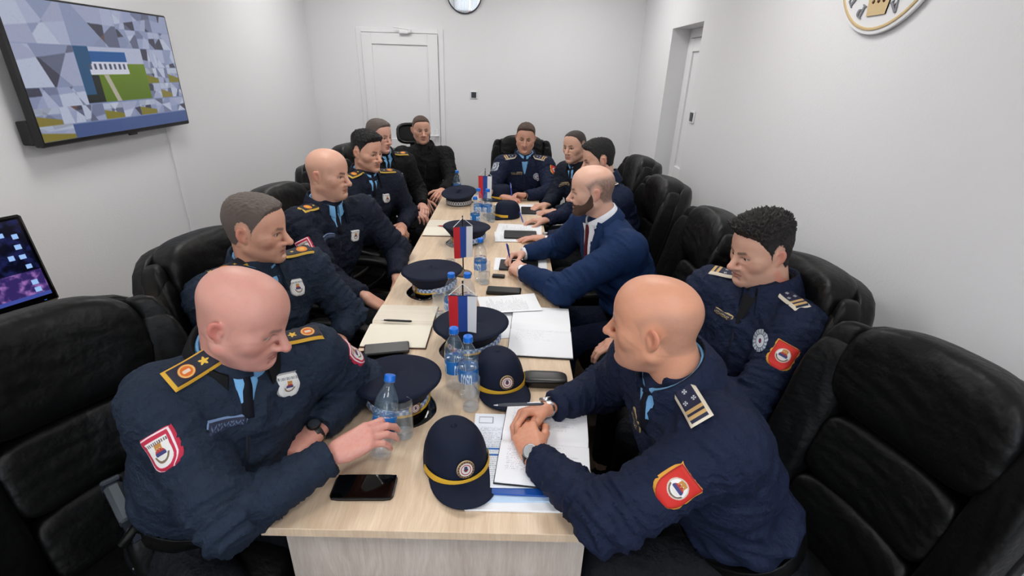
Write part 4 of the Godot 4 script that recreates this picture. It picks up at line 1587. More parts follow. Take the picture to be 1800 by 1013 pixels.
# ---------- furniture ----------
const TX0 := -0.56
const TX1 := 0.24
const TZ0 := -4.12
const TZ1 := -0.805
const TY := 0.75

func furniture() -> void:
	var t := thing("meeting_table", "long light oak meeting table with panel ends", "table", Vector3(-0.16, 0, -2.46))
	var o := Vector3(-0.16, 0, -2.46)
	var zs := [TZ1, -2.46, TZ0]
	for k in 2:
		block("table_top", t, Vector3(TX0, TY - 0.025, zs[k + 1] + (0.0006 if k == 0 else 0.0)) - o, Vector3(TX1, TY, zs[k]) - o, M.oak, 0.0012)
	for z in [TZ1 - 0.045, -2.44, -2.5, TZ0 + 0.05]:
		block("end_panel", t, Vector3(TX0 + 0.03, 0, z - 0.018) - o, Vector3(TX1 - 0.03, TY - 0.025, z) - o, M.oak_panel, 0.001)
	block("modesty_board", t, Vector3(-0.17, 0.3, -2.44) - o, Vector3(-0.152, TY - 0.025, TZ1 - 0.063) - o, M.oak_panel)
	block("modesty_board", t, Vector3(-0.17, 0.3, TZ0 + 0.05) - o, Vector3(-0.152, TY - 0.025, -2.518) - o, M.oak_panel)
	# side desk against the left wall
	var dz := Vector3(-1.76, 0, -1.1)
	var d := thing("side_desk", "light oak side desk against the left wall", "desk", dz)
	block("desk_top", d, Vector3(XL + 0.005, 0.715, -1.92) - dz, Vector3(-1.385, 0.74, -0.35) - dz, M.oak, 0.0012)
	for z in [-1.88, -0.4]:
		block("side_panel", d, Vector3(XL + 0.01, 0, z - 0.009) - dz, Vector3(-1.42, 0.715, z + 0.009) - dz, M.oak_panel, 0.001)
	block("back_panel", d, Vector3(XL + 0.05, 0.3, -1.871) - dz, Vector3(XL + 0.068, 0.715, -0.409) - dz, M.oak_panel, 0.001)
	desk_screen()
	chairs()

func desk_screen() -> void:
	var t := thing("computer_monitor", "black desktop monitor with dark blue picture on the side desk", "monitor", Vector3(-1.955, 0.74, -1.56), deg_to_rad(66))
	put("stand_base", lathe([[0.0, 0.0], [0.1, 0.0], [0.105, 0.006], [0.1, 0.012], [0.02, 0.018], [0.0, 0.018]], M.black_gloss, 28, 0.8), t, Transform3D(Basis.IDENTITY, Vector3(0, 0, 0.02)))
	put("stand_neck", box(Vector3(0.05, 0.17, 0.025), M.black_plastic, 0.006), t, Transform3D(Basis.IDENTITY, Vector3(0, 0.1, -0.01)))
	var tilt := Transform3D(Basis(Vector3.RIGHT, -0.16), Vector3(0, 0.275, 0.03))
	var c := put("housing", box(Vector3(0.51, 0.345, 0.035), M.black_gloss, 0.008), t, tilt)
	put("screen", sheet(0.475, 0.297, M.desk_picture), c, Transform3D(Basis.IDENTITY, Vector3(0, 0.008, 0.0182)))
	put("power_light", box(Vector3(0.008, 0.003, 0.002), M.cap_plastic, 0.0005), c, Transform3D(Basis.IDENTITY, Vector3(0.21, -0.158, 0.018)))
	var p := put("desk_phone", box(Vector3(0.075, 0.009, 0.14), M.black_plastic, 0.004), self, Transform3D(Basis(Vector3.UP, 1.2), Vector3(-1.9, 0.745, -1.79)))
	tag(p, "flat black phone lying on the side desk by the monitor", "phone")

func make_chair() -> Node3D:
	var t := thing("office_chair", "", "chair")
	var lt: Material = M.leather
	put("seat", puff(Vector3(0.54, 0.14, 0.53), 4.0, lt, 10, func(p): return p + Vector3(0, -0.02 * pow(maxf(p.z, 0.0) / 0.26, 3.0) + 0.02 * pow(absf(p.x) / 0.27, 2.0), 0)), t, Transform3D(Basis.IDENTITY, Vector3(0, 0.44, 0.02)))
	put("seat_pan", box(Vector3(0.4, 0.03, 0.36), M.chair_base, 0.008), t, Transform3D(Basis.IDENTITY, Vector3(0, 0.362, 0)))
	var back := Transform3D(Basis(Vector3.RIGHT, -0.2), Vector3(0, 0.5, -0.215))
	var bow := func(x: float, v: float): return x * x * 1.25 - 0.03 * sin(v * 4.2)
	var crumple := FastNoiseLite.new()
	crumple.seed = 31
	crumple.frequency = 1.0
	var pad := func(called: String, size: Vector3, c: Vector3, e: float, n: int):
		return put(called, puff(size, e, lt, n, func(p):
			var w: Vector3 = p + c
			w.z += 0.004 * crumple.get_noise_3d(w.x * 9.0, w.y * 30.0, w.z * 8.0) + 0.003 * crumple.get_noise_3d(w.x * 34.0, w.y * 16.0, 3.0)
			return Vector3(w.x * (1.0 - 0.25 * pow(clampf((w.y - 0.5) / 0.2, 0.0, 1.0), 2.0) * 0.5), w.y, w.z + bow.call(w.x, w.y))), t, back)
	pad.call("back_shell", Vector3(0.58, 0.68, 0.09), Vector3(0, 0.315, -0.055), 5.0, 12)
	pad.call("lower_pad", Vector3(0.35, 0.2, 0.11), Vector3(0, 0.08, 0.015), 5.0, 18)
	pad.call("middle_pad", Vector3(0.36, 0.21, 0.115), Vector3(0, 0.28, 0.02), 5.0, 18)
	pad.call("headrest", Vector3(0.42, 0.29, 0.17), Vector3(0, 0.53, 0.02), 3.6, 18)
	for s in [-1.0, 1.0]:
		pad.call("side_bolster", Vector3(0.115, 0.6, 0.12), Vector3(s * 0.23, 0.28, 0.012), 4.0, 16)
		pad.call("head_bolster", Vector3(0.085, 0.26, 0.1), Vector3(s * 0.235, 0.5, 0.0), 3.4, 8)
	for s in [-1.0, 1.0]:
		put("armrest", puff(Vector3(0.075, 0.055, 0.34), 3.2, lt, 8, func(p): return p + Vector3(0, -0.5 * p.z * p.z - 0.25 * maxf(p.z, 0.0) * maxf(p.z, 0.0), 0)), t, Transform3D(Basis.IDENTITY, Vector3(s * 0.315, 0.665, 0.02)))
		var pts := []
		var rad := []
		for k in 9:
			var a := float(k) / 8.0
			pts.append(Vector3(s * (0.315 - 0.06 * a * a), 0.645 - 0.24 * a - 0.02, 0.14 * cos(a * 2.6) + 0.0))
			rad.append(0.017)
		put("arm_support", from(tube(pts, rad, 8), M.chair_base), t)
	put("gas_column", lathe([[0.0, 0.1], [0.032, 0.1], [0.032, 0.23], [0.02, 0.235], [0.02, 0.35], [0.0, 0.35]], M.chair_base, 16), t)
	for k in 5:
		var a := TAU * k / 5.0 + 0.3
		var dir := Vector3(sin(a), 0, cos(a))
		var lg := put("base_leg", from(tube([Vector3(0, 0.115, 0), dir * 0.15 + Vector3(0, 0.105, 0), dir * 0.3 + Vector3(0, 0.075, 0)], [0.03, 0.024, 0.017], 8), M.chair_base), t)
		put("castor", from(tube([dir * 0.3 + Vector3(dir.z, 0, -dir.x) * -0.02 + Vector3(0, 0.03, 0), dir * 0.3 + Vector3(dir.z, 0, -dir.x) * 0.02 + Vector3(0, 0.03, 0)], [0.03, 0.03], 14), M.castor), lg)
	return t

func chairs() -> void:
	# seat centre x, z, facing in degrees (0 = towards the camera, 90 = to the right), label
	var spots := [
		[-0.9, -0.9, 60.0, "black leather office chair of the bald man with the pistol, nearest left"],
		[-0.82, -1.62, 78.0, "black leather office chair behind the greying man, second from front on the left"],
		[-0.9, -2.42, 82.0, "black leather office chair behind the bald man with arms on his lap"],
		[-0.93, -3.2, 80.0, "black leather office chair behind the dark-haired man with clasped hands"],
		[-0.98, -3.88, 78.0, "black leather office chair of the half-hidden man, fifth on the left"],
		[0.1, -4.47, 0.0, "black leather office chair at the far head of the table"],
		[0.68, -3.72, -88.0, "black leather office chair behind the young man with cropped hair, farthest on the right"],
		[0.64, -2.95, -90.0, "black leather office chair behind the black-haired man on the right"],
		[0.66, -2.2, -92.0, "black leather office chair of the man in the blue suit"],
		[0.75, -1.55, -88.0, "black leather office chair behind the curly-haired man on the right"],
		[0.75, -0.9, -76.0, "large black leather office chair nearest right, behind the bald man with clasped hands"]]
	var first: Node3D = null
	for s in spots:
		if first == null:
			first = make_chair()
			first.position = Vector3(s[0], 0, s[1])
			first.rotation.y = deg_to_rad(s[2])
			first.set_meta("label", s[3])
			first.set_meta("group", "office chairs round the table")
		else:
			copy_of(first, s[3], Vector3(s[0], 0, s[1]), deg_to_rad(s[2]), "office chairs round the table")
	# mesh chair in the far left corner
	var t := thing("mesh_chair", "black mesh-backed office chair under the man in the black jacket", "chair", Vector3(-0.86, 0, -4.72), deg_to_rad(20))
	put("seat", puff(Vector3(0.48, 0.09, 0.48), 4.0, M.chair_mesh, 8), t, Transform3D(Basis.IDENTITY, Vector3(0, 0.43, 0)))
	var back := Transform3D(Basis(Vector3.RIGHT, -0.12), Vector3(0, 0.5, -0.25))
	for b in [["backrest", 0.46, 0.46, 0.24], ["head_frame", 0.3, 0.17, 0.63]]:
		var pts := []
		var rad := []
		for k in 25:
			var a := TAU * k / 24.0
			var x: float = signf(cos(a)) * pow(absf(cos(a)), 0.55) * b[1] * 0.5
			pts.append(Vector3(x, b[3] + signf(sin(a)) * pow(absf(sin(a)), 0.55) * b[2] * 0.5, x * x * 1.2))
			rad.append(0.017)
		put(b[0], from(tube(pts, rad, 8), M.black_plastic), t, back)
		put(b[0] + "_mesh", puff(Vector3(b[1] - 0.03, b[2] - 0.03, 0.012), 5.0, M.chair_mesh, 6, func(p): return p + Vector3(0, b[3], p.x * p.x * 1.2)), t, back)
	put("spine", box(Vector3(0.06, 0.8, 0.03), M.black_plastic, 0.008), t, Transform3D(Basis(Vector3.RIGHT, -0.12), Vector3(0, 0.8, -0.33)))
	put("gas_column", lathe([[0.0, 0.1], [0.03, 0.1], [0.03, 0.39], [0.0, 0.39]], M.chair_base, 16), t)
	for k in 5:
		var a := TAU * k / 5.0
		var dir := Vector3(sin(a), 0, cos(a))
		put("base_leg", from(tube([Vector3(0, 0.115, 0), dir * 0.29 + Vector3(0, 0.05, 0)], [0.03, 0.025], 8), M.chair_base), t)

# ---------- on the walls ----------
func wall_things() -> void:
	# screen, leaning a little forward off the left wall
	var t := thing("wall_screen", "large flat wall screen showing a grid of camera pictures", "television", Vector3(XL, 1.66, -2.73), PI / 2)
	var tb := Transform3D(Basis(Vector3.RIGHT, 0.0), Vector3(0, 0, 0.075))
	var c := put("housing", box(Vector3(1.06, 0.6, 0.04), M.black_plastic, 0.006), t, tb)
	put("screen", sheet(1.035, 0.57, M.tv_picture), c, Transform3D(Basis.IDENTITY, Vector3(0, 0.006, 0.0205)))
	put("foot_strip", box(Vector3(0.06, 0.012, 0.012), M.black_plastic, 0.003), c, Transform3D(Basis.IDENTITY, Vector3(0.03, -0.303, 0.012)))
	put("bracket", box(Vector3(0.3, 0.3, 0.05), M.black_plastic, 0.004), t, Transform3D(Basis.IDENTITY, Vector3(0, 0, 0.028)))
	put("connector_box", box(Vector3(0.07, 0.1, 0.05), M.black_plastic, 0.005), c, Transform3D(Basis.IDENTITY, Vector3(-0.5, -0.24, -0.04)))
	var tr := put("cable_trunking", box(Vector3(0.012, 1.32, 0.03), M.pvc, 0.002), self, Transform3D(Basis.IDENTITY, Vector3(XL + 0.0065, 0.7, -3.17)))
	tag(tr, "thin white cable trunking running down the wall below the wall screen", "trunking")
	# round mirror over the back wall
	var m := thing("round_mirror", "round wall mirror with a thin dark frame above the back door's side", "mirror", Vector3(-0.51, 2.405, ZB + 0.017))
	m.rotation.x = 0.08
	var up := Transform3D(Basis(Vector3.RIGHT, PI / 2), Vector3(0, 0, 0.0))
	put("frame", lathe([[0.165, 0.001], [0.176, 0.001], [0.178, 0.012], [0.174, 0.018], [0.168, 0.018], [0.165, 0.01], [0.165, 0.001]], M.grey_plastic, 48), m, up)
	put("glass", lathe([[0.0, 0.003], [0.166, 0.003], [0.166, 0.011], [0.0, 0.011]], M.mirror, 48), m, up)
	# door closer
	var dc := thing("door_closer", "small white door closer at the top of the back door", "door closer", Vector3(-1.13, 2.05, ZB + 0.038))
	put("body", box(Vector3(0.1, 0.035, 0.04), M.pvc, 0.008), dc, Transform3D(Basis.IDENTITY, Vector3(0, -0.005, 0.02)))
	put("arm", box(Vector3(0.16, 0.012, 0.014), M.pvc, 0.003), dc, Transform3D(Basis(Vector3.BACK, -0.12), Vector3(-0.03, 0.03, 0.03)))
	put("end_cap", box(Vector3(0.03, 0.04, 0.045), M.pvc, 0.008), dc, Transform3D(Basis.IDENTITY, Vector3(0.06, 0.005, 0.022)))
	# light switches
	for s in [["light_switch", "small dark square switch in a white frame on the back wall", Transform3D(Basis.IDENTITY, Vector3(-0.42, 1.463, ZB)), 0.08], ["light_switch", "dark switch in a white frame on the right wall beside the door", Transform3D(Basis(Vector3.UP, -PI / 2), Vector3(XR, 1.45, -3.8)), 0.085]]:
		var o := thing(s[0], s[1], "switch")
		o.transform = s[2]
		put("frame", box(Vector3(s[3], s[3], 0.01), M.pvc, 0.003), o, Transform3D(Basis.IDENTITY, Vector3(0, 0, 0.0055)))
		put("rocker", box(Vector3(s[3] * 0.66, s[3] * 0.72, 0.008), M.grey_plastic, 0.002), o, Transform3D(Basis(Vector3.RIGHT, 0.05), Vector3(0, 0, 0.012)))
	# emblem on the right wall
	var em := thing("wall_emblem", "round white emblem with gold ring, lettering and crown on the right wall", "emblem", Vector3(XR, 2.178, -2.03), -PI / 2)
	put("disc", lathe([[0.0, 0.004], [0.285, 0.004], [0.289, 0.012], [0.285, 0.018], [0.0, 0.018]], M.pvc, 64), em, up)
	put("ring", lathe([[0.264, 0.017], [0.274, 0.017], [0.274, 0.021], [0.264, 0.021], [0.264, 0.017]], M.gold_matt, 64), em, up)
	var crown := PackedVector2Array([Vector2(-0.05, 0), Vector2(0.05, 0), Vector2(0.056, 0.045), Vector2(0.078, 0.13), Vector2(0.046, 0.085), Vector2(0.03, 0.135), Vector2(0.016, 0.085), Vector2(0, 0.15), Vector2(-0.016, 0.085), Vector2(-0.03, 0.135), Vector2(-0.046, 0.085), Vector2(-0.078, 0.13), Vector2(-0.056, 0.045)])
	var cr := put("crown", slab(crown, 0.006, M.gold_matt), em, Transform3D(Basis.IDENTITY, Vector3(0, -0.225, 0.02)))
	for x in [-0.028, 0.0, 0.028]:
		put("gem", lathe([[0.0, 0.0], [0.007, 0.0], [0.005, 0.003], [0.0, 0.004]], M.cover_brown, 10), cr, Transform3D(Basis(Vector3.RIGHT, PI / 2), Vector3(x, 0.045, 0.003)))
	var word := "РЕПУБЛИКА СРПСКА"
	for k in word.length():
		if word[k] == " ":
			continue
		var a := deg_to_rad(-156.0 + 312.0 * k / (word.length() - 1))
		put("letter", letters(word[k], 0.062, 0.006, M.letter_grey, "Droid Serif", 700), em, Transform3D(Basis(Vector3.BACK, -a), Vector3(sin(a), cos(a), 0) * 0.222 + Vector3(0, 0, 0.02)))

# ---------- the people ----------
func v3(a: Array) -> Vector3:
	return Vector3(a[0], a[1], a[2])

func people() -> void:
	var relaxed := {}
	var fist := {"curl": [0.7, 0.8, 0.9, 1.0], "bend": [0.9, 0.9, 0.9, 0.9], "thumb": [0.5, 0.6, 0.4, 0.4]}
	var flat := {"curl": [0.12, 0.12, 0.14, 0.16], "bend": [0.18, 0.18, 0.2, 0.22], "thumb": [0.7, 0.15, 0.15, 0.1], "spread": 0.1}
	var grip := {"curl": [0.3, 0.35, 0.42, 0.5], "bend": [0.5, 0.5, 0.5, 0.5], "thumb": [0.5, 0.9, 0.2, 0.2], "spread": 0.07}
	var clasp := {"curl": [0.75, 0.8, 0.85, 0.9], "bend": [0.7, 0.7, 0.7, 0.7], "thumb": [0.45, 0.5, 0.3, 0.3], "spread": 0.1}
	var penhold := {"curl": [0.7, 0.75, 0.85, 0.95], "bend": [0.75, 0.8, 0.85, 0.85], "thumb": [0.35, 0.75, 0.3, 0.2]}
	var pinkskin := Color(0.64, 0.315, 0.255)
	var all := []
	# order of joints: head, neck, pelvis, shoulders l r, elbows l r, wrists l r, knees l r, feet l r
	all.append({"label": "bald man with a pistol at his hip, navy jacket, gripping a water bottle", "near": true, "big": 1.06, "belly": 0.03, "seed": 3,
		"j": [[-0.605, 1.2, -1.0], [-0.675, 1.068, -1.04], [-0.85, 0.53, -1.0], [-0.54, 0.995, -1.18], [-0.785, 1.025, -0.925], [-0.46, 0.815, -1.30], [-0.615, 0.80, -0.785], [-0.52, 0.80, -1.085], [-0.415, 0.855, -0.94], [-0.5, 0.5, -1.02], [-0.6, 0.5, -0.72], [-0.5, 0.08, -1.0], [-0.6, 0.08, -0.66]],
		"turn": 84.0, "nod": 24.0, "gaze_down": 0.5, "hl": {"dir": Vector3(-0.6, -0.1, 0.75), "palm": Vector3(0, -1, -0.1), "pose": fist}, "hr": {"dir": Vector3(0.8, 0.18, -0.55), "palm": Vector3(0.2, -0.85, -0.4), "pose": grip},
		"head_look": {"fat": 0.75, "jaw": 1.06, "skin": pinkskin, "red": 0.9, "beard": 0.07, "shadow": 0.2, "shadow_top": 0.06, "open": 0.45, "neck_r": 0.066, "brow": 0.6, "nose": 1.0, "hair": Color(0.09, 0.07, 0.06)},
		"cloth": "navy", "collar_mat": "collar_black", "open": 0.5, "badge_y": 0.92, "badge_x": 0.115, "tag_x": 0.045, "watch_l": ["black_plastic", "black_plastic", "grey_plastic"],
		"badges": [["epaulette", "r", "epaulette_star", "box", 0.6], ["epaulette", "l", "epaulette_star", "box", 0.1], ["sleeve_patch", "r", "patch_pink", "", 0.75, 0.38], ["sleeve_patch", "l", "patch_pink", "", 0.3], ["chest_badge", "l", "badge_shield", "shield"], ["name_tag", "r", "name_blue", ""]]})
	all.append({"label": "greying man in a dark navy jacket beside the bald man with the pistol, hands clasped", "seed": 4, "near": true,
		"j": [[-0.87, 1.21, -1.62], [-0.9, 1.07, -1.63], [-1.05, 0.53, -1.62], [-0.78, 1.015, -1.78], [-0.99, 1.015, -1.49], [-0.66, 0.78, -1.83], [-0.90, 0.77, -1.40], [-0.66, 0.745, -1.68], [-0.69, 0.74, -1.57], [-0.62, 0.48, -1.72], [-0.64, 0.48, -1.5], [-0.6, 0.08, -1.72], [-0.62, 0.08, -1.48]],
		"turn": 92.0, "nod": 8.0, "hl": {"dir": Vector3(0.4, -0.2, 0.75), "palm": Vector3(-0.5, -0.6, 0.2), "pose": clasp}, "hr": {"dir": Vector3(0.75, -0.1, -0.65), "palm": Vector3(-0.3, -0.8, -0.3), "pose": clasp},
		"head_look": {"skin": Color(0.644, 0.337, 0.234), "red": 0.7, "beard": 0.12, "shadow": 0.5, "shadow_top": 0.09, "hair": Color(0.09, 0.075, 0.065), "hair_top": 0.009, "hair_side": 0.0018, "nose": 1.0, "open": 0.8}, "hairy": true, "hair_mat": "hair_grey",
		"cloth": "navy", "open": 0.45, "badge_y": 0.9, "badge_x": 0.11, "watch_r": ["black_plastic", "black_plastic", "grey_plastic"], "badges": [["chest_badge", "l", "badge_shield", "shield"], ["epaulette", "l", "epaulette_disc", "box", 0.0], ["epaulette", "r", "epaulette_disc", "box", 0.0]]})
	all.append({"label": "upright bald man in a dark jacket with pink sleeve patch, third on the left", "seed": 5, "big": 1.05, "near": true,
		"j": [[-0.88, 1.25, -2.38], [-0.91, 1.09, -2.38], [-1.06, 0.53, -2.4], [-0.77, 1.04, -2.52], [-0.99, 1.045, -2.22], [-0.62, 0.8, -2.58], [-0.84, 0.79, -2.12], [-0.58, 0.72, -2.37], [-0.655, 0.76, -2.045], [-0.62, 0.48, -2.48], [-0.64, 0.48, -2.28], [-0.6, 0.08, -2.48], [-0.62, 0.08, -2.28]],
		"turn": 78.0, "nod": 6.0, "hl": {"dir": Vector3(0.5, -0.2, 0.6), "palm": Vector3(0, -1, 0), "pose": relaxed}, "hr": {"dir": Vector3(0.75, -0.6, -0.1), "palm": Vector3(-0.5, -0.8, 0), "pose": relaxed},
		"head_look": {"fat": 0.5, "jaw": 1.04, "skin": Color(0.652, 0.363, 0.260), "red": 0.6, "beard": 0.12, "shadow": 0.12, "shadow_top": 0.06, "neck_r": 0.063, "nose": 0.95, "open": 0.8},
		"cloth": "navy_black", "open": 0.5, "badges": [["epaulette", "r", "epaulette_disc", "box", 0.1], ["sleeve_patch", "r", "patch_pink", "", 0.7], ["name_tag", "r", "name_blue", ""], ["chest_badge", "l", "badge_shield", "shield"]]})
	all.append({"label": "dark-haired man in a navy jacket with clasped hands, fourth on the left", "seed": 6,
		"j": [[-0.905, 1.235, -3.15], [-0.935, 1.085, -3.17], [-1.07, 0.53, -3.2], [-0.79, 1.03, -3.29], [-1.01, 1.035, -3.03], [-0.71, 0.79, -3.36], [-0.90, 0.79, -2.9], [-0.71, 0.755, -3.15], [-0.76, 0.755, -3.0], [-0.62, 0.48, -3.3], [-0.64, 0.48, -3.08], [-0.6, 0.08, -3.3], [-0.62, 0.08, -3.08]],
		"turn": 62.0, "nod": 8.0, "gaze": -0.1, "hl": {"dir": Vector3(0.1, 0.0, 0.95), "palm": Vector3(-0.6, -0.5, 0), "pose": clasp}, "hr": {"dir": Vector3(0.85, -0.05, -0.5), "palm": Vector3(-0.2, -0.8, -0.3), "pose": clasp},
		"head_look": {"skin": Color(0.644, 0.350, 0.246), "red": 0.4, "beard": 0.15, "shadow": 0.55, "shadow_top": 0.085, "hair": Color(0.02, 0.017, 0.016), "hair_top": 0.022, "hair_side": 0.002, "open": 0.85}, "hairy": true, "hair_mat": "hair_black",
		"cloth": "navy_black", "open": 0.5, "badges": [["epaulette", "r", "epaulette_disc", "box", 0.1], ["epaulette", "l", "epaulette_disc", "box", 0.1], ["sleeve_patch", "r", "patch_pink", "", 0.7], ["chest_badge", "l", "badge_shield", "shield"], ["name_tag", "r", "name_blue", ""]]})
	all.append({"label": "grey-brown haired man half hidden behind the dark-haired man, dark jacket", "seed": 7,
		"j": [[-0.985, 1.25, -3.78], [-0.985, 1.10, -3.83], [-1.12, 0.53, -3.88], [-0.83, 1.045, -3.92], [-1.07, 1.05, -3.7], [-0.74, 0.8, -3.96], [-0.93, 0.8, -3.55], [-0.68, 0.745, -3.74], [-0.75, 0.745, -3.53], [-0.66, 0.48, -3.95], [-0.68, 0.48, -3.73], [-0.64, 0.08, -3.95], [-0.66, 0.08, -3.73]],
		"turn": 60.0, "nod": 6.0, "hl": {"dir": Vector3(0.3, -0.1, 0.8), "palm": Vector3(-0.3, -0.8, 0), "pose": relaxed}, "hr": {"dir": Vector3(0.8, -0.05, 0.3), "palm": Vector3(0, -1, 0), "pose": relaxed},
		"head_look": {"skin": Color(0.680, 0.376, 0.286), "red": 0.8, "beard": 0.07, "shadow": 0.4, "shadow_top": 0.09, "hair": Color(0.12, 0.09, 0.075), "hair_top": 0.01, "hair_side": 0.002, "fat": 0.3}, "hairy": true, "hair_mat": "hair_grey",
		"cloth": "black_cloth", "open": 0.5, "badges": [["epaulette", "l", "epaulette_disc", "box", 0.15], ["chest_badge", "l", "badge_shield", "shield"]]})
	all.append({"label": "cropped-haired man in a plain black jacket at the far left corner", "seed": 8, "big": 1.05, "kind": "plain",
		"j": [[-0.815, 1.21, -4.6], [-0.795, 1.055, -4.62], [-0.87, 0.53, -4.72], [-0.61, 0.995, -4.63], [-0.975, 1.0, -4.52], [-0.53, 0.78, -4.46], [-0.96, 0.77, -4.3], [-0.575, 0.765, -4.17], [-0.72, 0.72, -4.02], [-0.66, 0.48, -4.3], [-0.86, 0.48, -4.22], [-0.66, 0.08, -4.25], [-0.86, 0.08, -4.2]],
		"turn": 22.0, "nod": 4.0, "hl": {"dir": Vector3(-0.2, -0.1, 0.95), "palm": Vector3(-0.5, -0.8, 0), "pose": relaxed}, "hr": {"dir": Vector3(0.35, -0.25, 0.85), "palm": Vector3(0.3, -0.8, 0), "pose": relaxed},
		"head_look": {"skin": Color(0.644, 0.350, 0.246), "red": 0.4, "beard": 0.12, "shadow": 0.6, "shadow_top": 0.1, "hair": Color(0.06, 0.04, 0.03), "hair_top": 0.006, "hair_side": 0.0012}, "hairy": true, "hair_mat": "hair_brown", "cloth": "black_cloth", "legs": "black_cloth", "open": 0.4})
	all.append({"label": "bald man from behind with clasped hands over an open notebook, nearest right", "seed": 9, "near": true, "big": 1.08,
		"j": [[0.345, 1.205, -1.01], [0.42, 1.07, -1.0], [0.69, 0.54, -0.96], [0.475, 1.015, -0.83], [0.375, 1.015, -1.17], [0.24, 0.825, -0.79], [0.33, 0.81, -1.31], [0.085, 0.80, -1.0], [0.135, 0.815, -1.19], [0.28, 0.48, -0.92], [0.26, 0.48, -1.12], [0.3, 0.08, -0.9], [0.28, 0.08, -1.14]],
		"turn": -116.0, "nod": 8.0, "hl": {"dir": Vector3(-0.3, 0.22, -0.9), "palm": Vector3(0.45, -0.8, -0.3), "pose": clasp}, "hr": {"dir": Vector3(-0.85, 0.05, 0.35), "palm": Vector3(0.1, -0.75, 0.6), "pose": clasp},
		"head_look": {"fat": 0.35, "jaw": 1.0, "skin": Color(0.670, 0.320, 0.200), "red": 0.45, "beard": 0.15, "shadow": 0.34, "shadow_top": 0.075, "hair": Color(0.11, 0.085, 0.07), "neck_r": 0.062, "open": 0.8},
		"cloth": "navy_blue", "open": 0.45, "watch_l": ["black_plastic", "steel", "silver_plastic"], "watch_r": ["steel", "steel", "silver_plastic"],
		"badges": [["epaulette", "l", "epaulette_line", "house", 0.3], ["epaulette", "r", "epaulette_line", "house", 0.1], ["sleeve_patch", "l", "patch_red", "", 1.1, 0.44], ["name_tag", "r", "name_gold", ""]]})
	all.append({"label": "curly dark-haired man looking left, second on the right, navy uniform jacket", "seed": 10, "near": true, "big": 1.06,
		"j": [[0.855, 1.2, -1.57], [0.905, 1.065, -1.55], [0.93, 0.53, -1.55], [0.945, 1.01, -1.385], [0.77, 1.01, -1.69], [0.80, 0.78, -1.3], [0.62, 0.77, -1.76], [0.58, 0.74, -1.42], [0.52, 0.68, -1.83], [0.5, 0.49, -1.46], [0.48, 0.49, -1.72], [0.48, 0.08, -1.46], [0.46, 0.08, -1.72]],
		"turn": -76.0, "nod": 12.0, "hl": {"dir": Vector3(-0.9, -0.2, -0.2), "palm": Vector3(0, -1, 0), "pose": relaxed}, "hr": {"dir": Vector3(-0.9, -0.15, 0.1), "palm": Vector3(0, -1, 0), "pose": relaxed},
		"head_look": {"skin": Color(0.652, 0.369, 0.266), "red": 0.8, "beard": 0.12, "shadow": 0.5, "shadow_top": 0.08, "hair": Color(0.035, 0.026, 0.022), "hair_top": 0.026, "hair_side": 0.004, "curl": 0.55, "fat": 0.5, "jaw": 1.05, "neck_r": 0.064, "nose": 1.0, "open": 0.5, "hairline": -0.005}, "hairy": true, "hair_mat": "hair_dark",
		"cloth": "navy_blue", "open": 0.3, "tie": false, "shirt": "collar_black", "badges": [["epaulette", "l", "epaulette_line", "house", 0.25], ["epaulette", "r", "epaulette_line", "house", 0.2], ["sleeve_patch", "l", "patch_red", "", 2.2, 0.42], ["name_tag", "r", "name_gold", ""], ["chest_badge", "l", "badge_star", "star"]]})
	all.append({"label": "bald bearded man in a bright blue suit and dark red tie, speaking with hands joined", "seed": 11, "kind": "suit", "near": true, "big": 1.08, "crease": 0.8,
		"j": [[0.385, 1.225, -2.29], [0.455, 1.08, -2.285], [0.70, 0.54, -2.25], [0.53, 1.02, -2.08], [0.40, 1.03, -2.46], [0.25, 0.825, -2.03], [0.29, 0.83, -2.63], [0.08, 0.80, -2.29], [0.085, 0.795, -2.57], [0.3, 0.48, -2.15], [0.28, 0.48, -2.4], [0.3, 0.08, -2.15], [0.28, 0.08, -2.4]],
		"turn": -92.0, "nod": 8.0, "hl": {"dir": Vector3(-0.5, 0.1, -0.75), "palm": Vector3(0.3, -0.8, -0.3), "pose": clasp}, "hr": {"dir": Vector3(-0.75, 0.05, 0.5), "palm": Vector3(0.2, -0.75, 0.4), "pose": clasp},
		"head_look": {"fat": 0.2, "skin": Color(0.680, 0.402, 0.300), "red": 0.6, "beard": 0.30, "shadow": 0.75, "shadow_top": 0.085, "hair": Color(0.09, 0.06, 0.045), "neck_r": 0.06, "open": 0.8}, "bearded": true,
		"cloth": "suit_blue", "legs": "suit_trousers", "watch_l": ["steel", "steel", "paper"]})
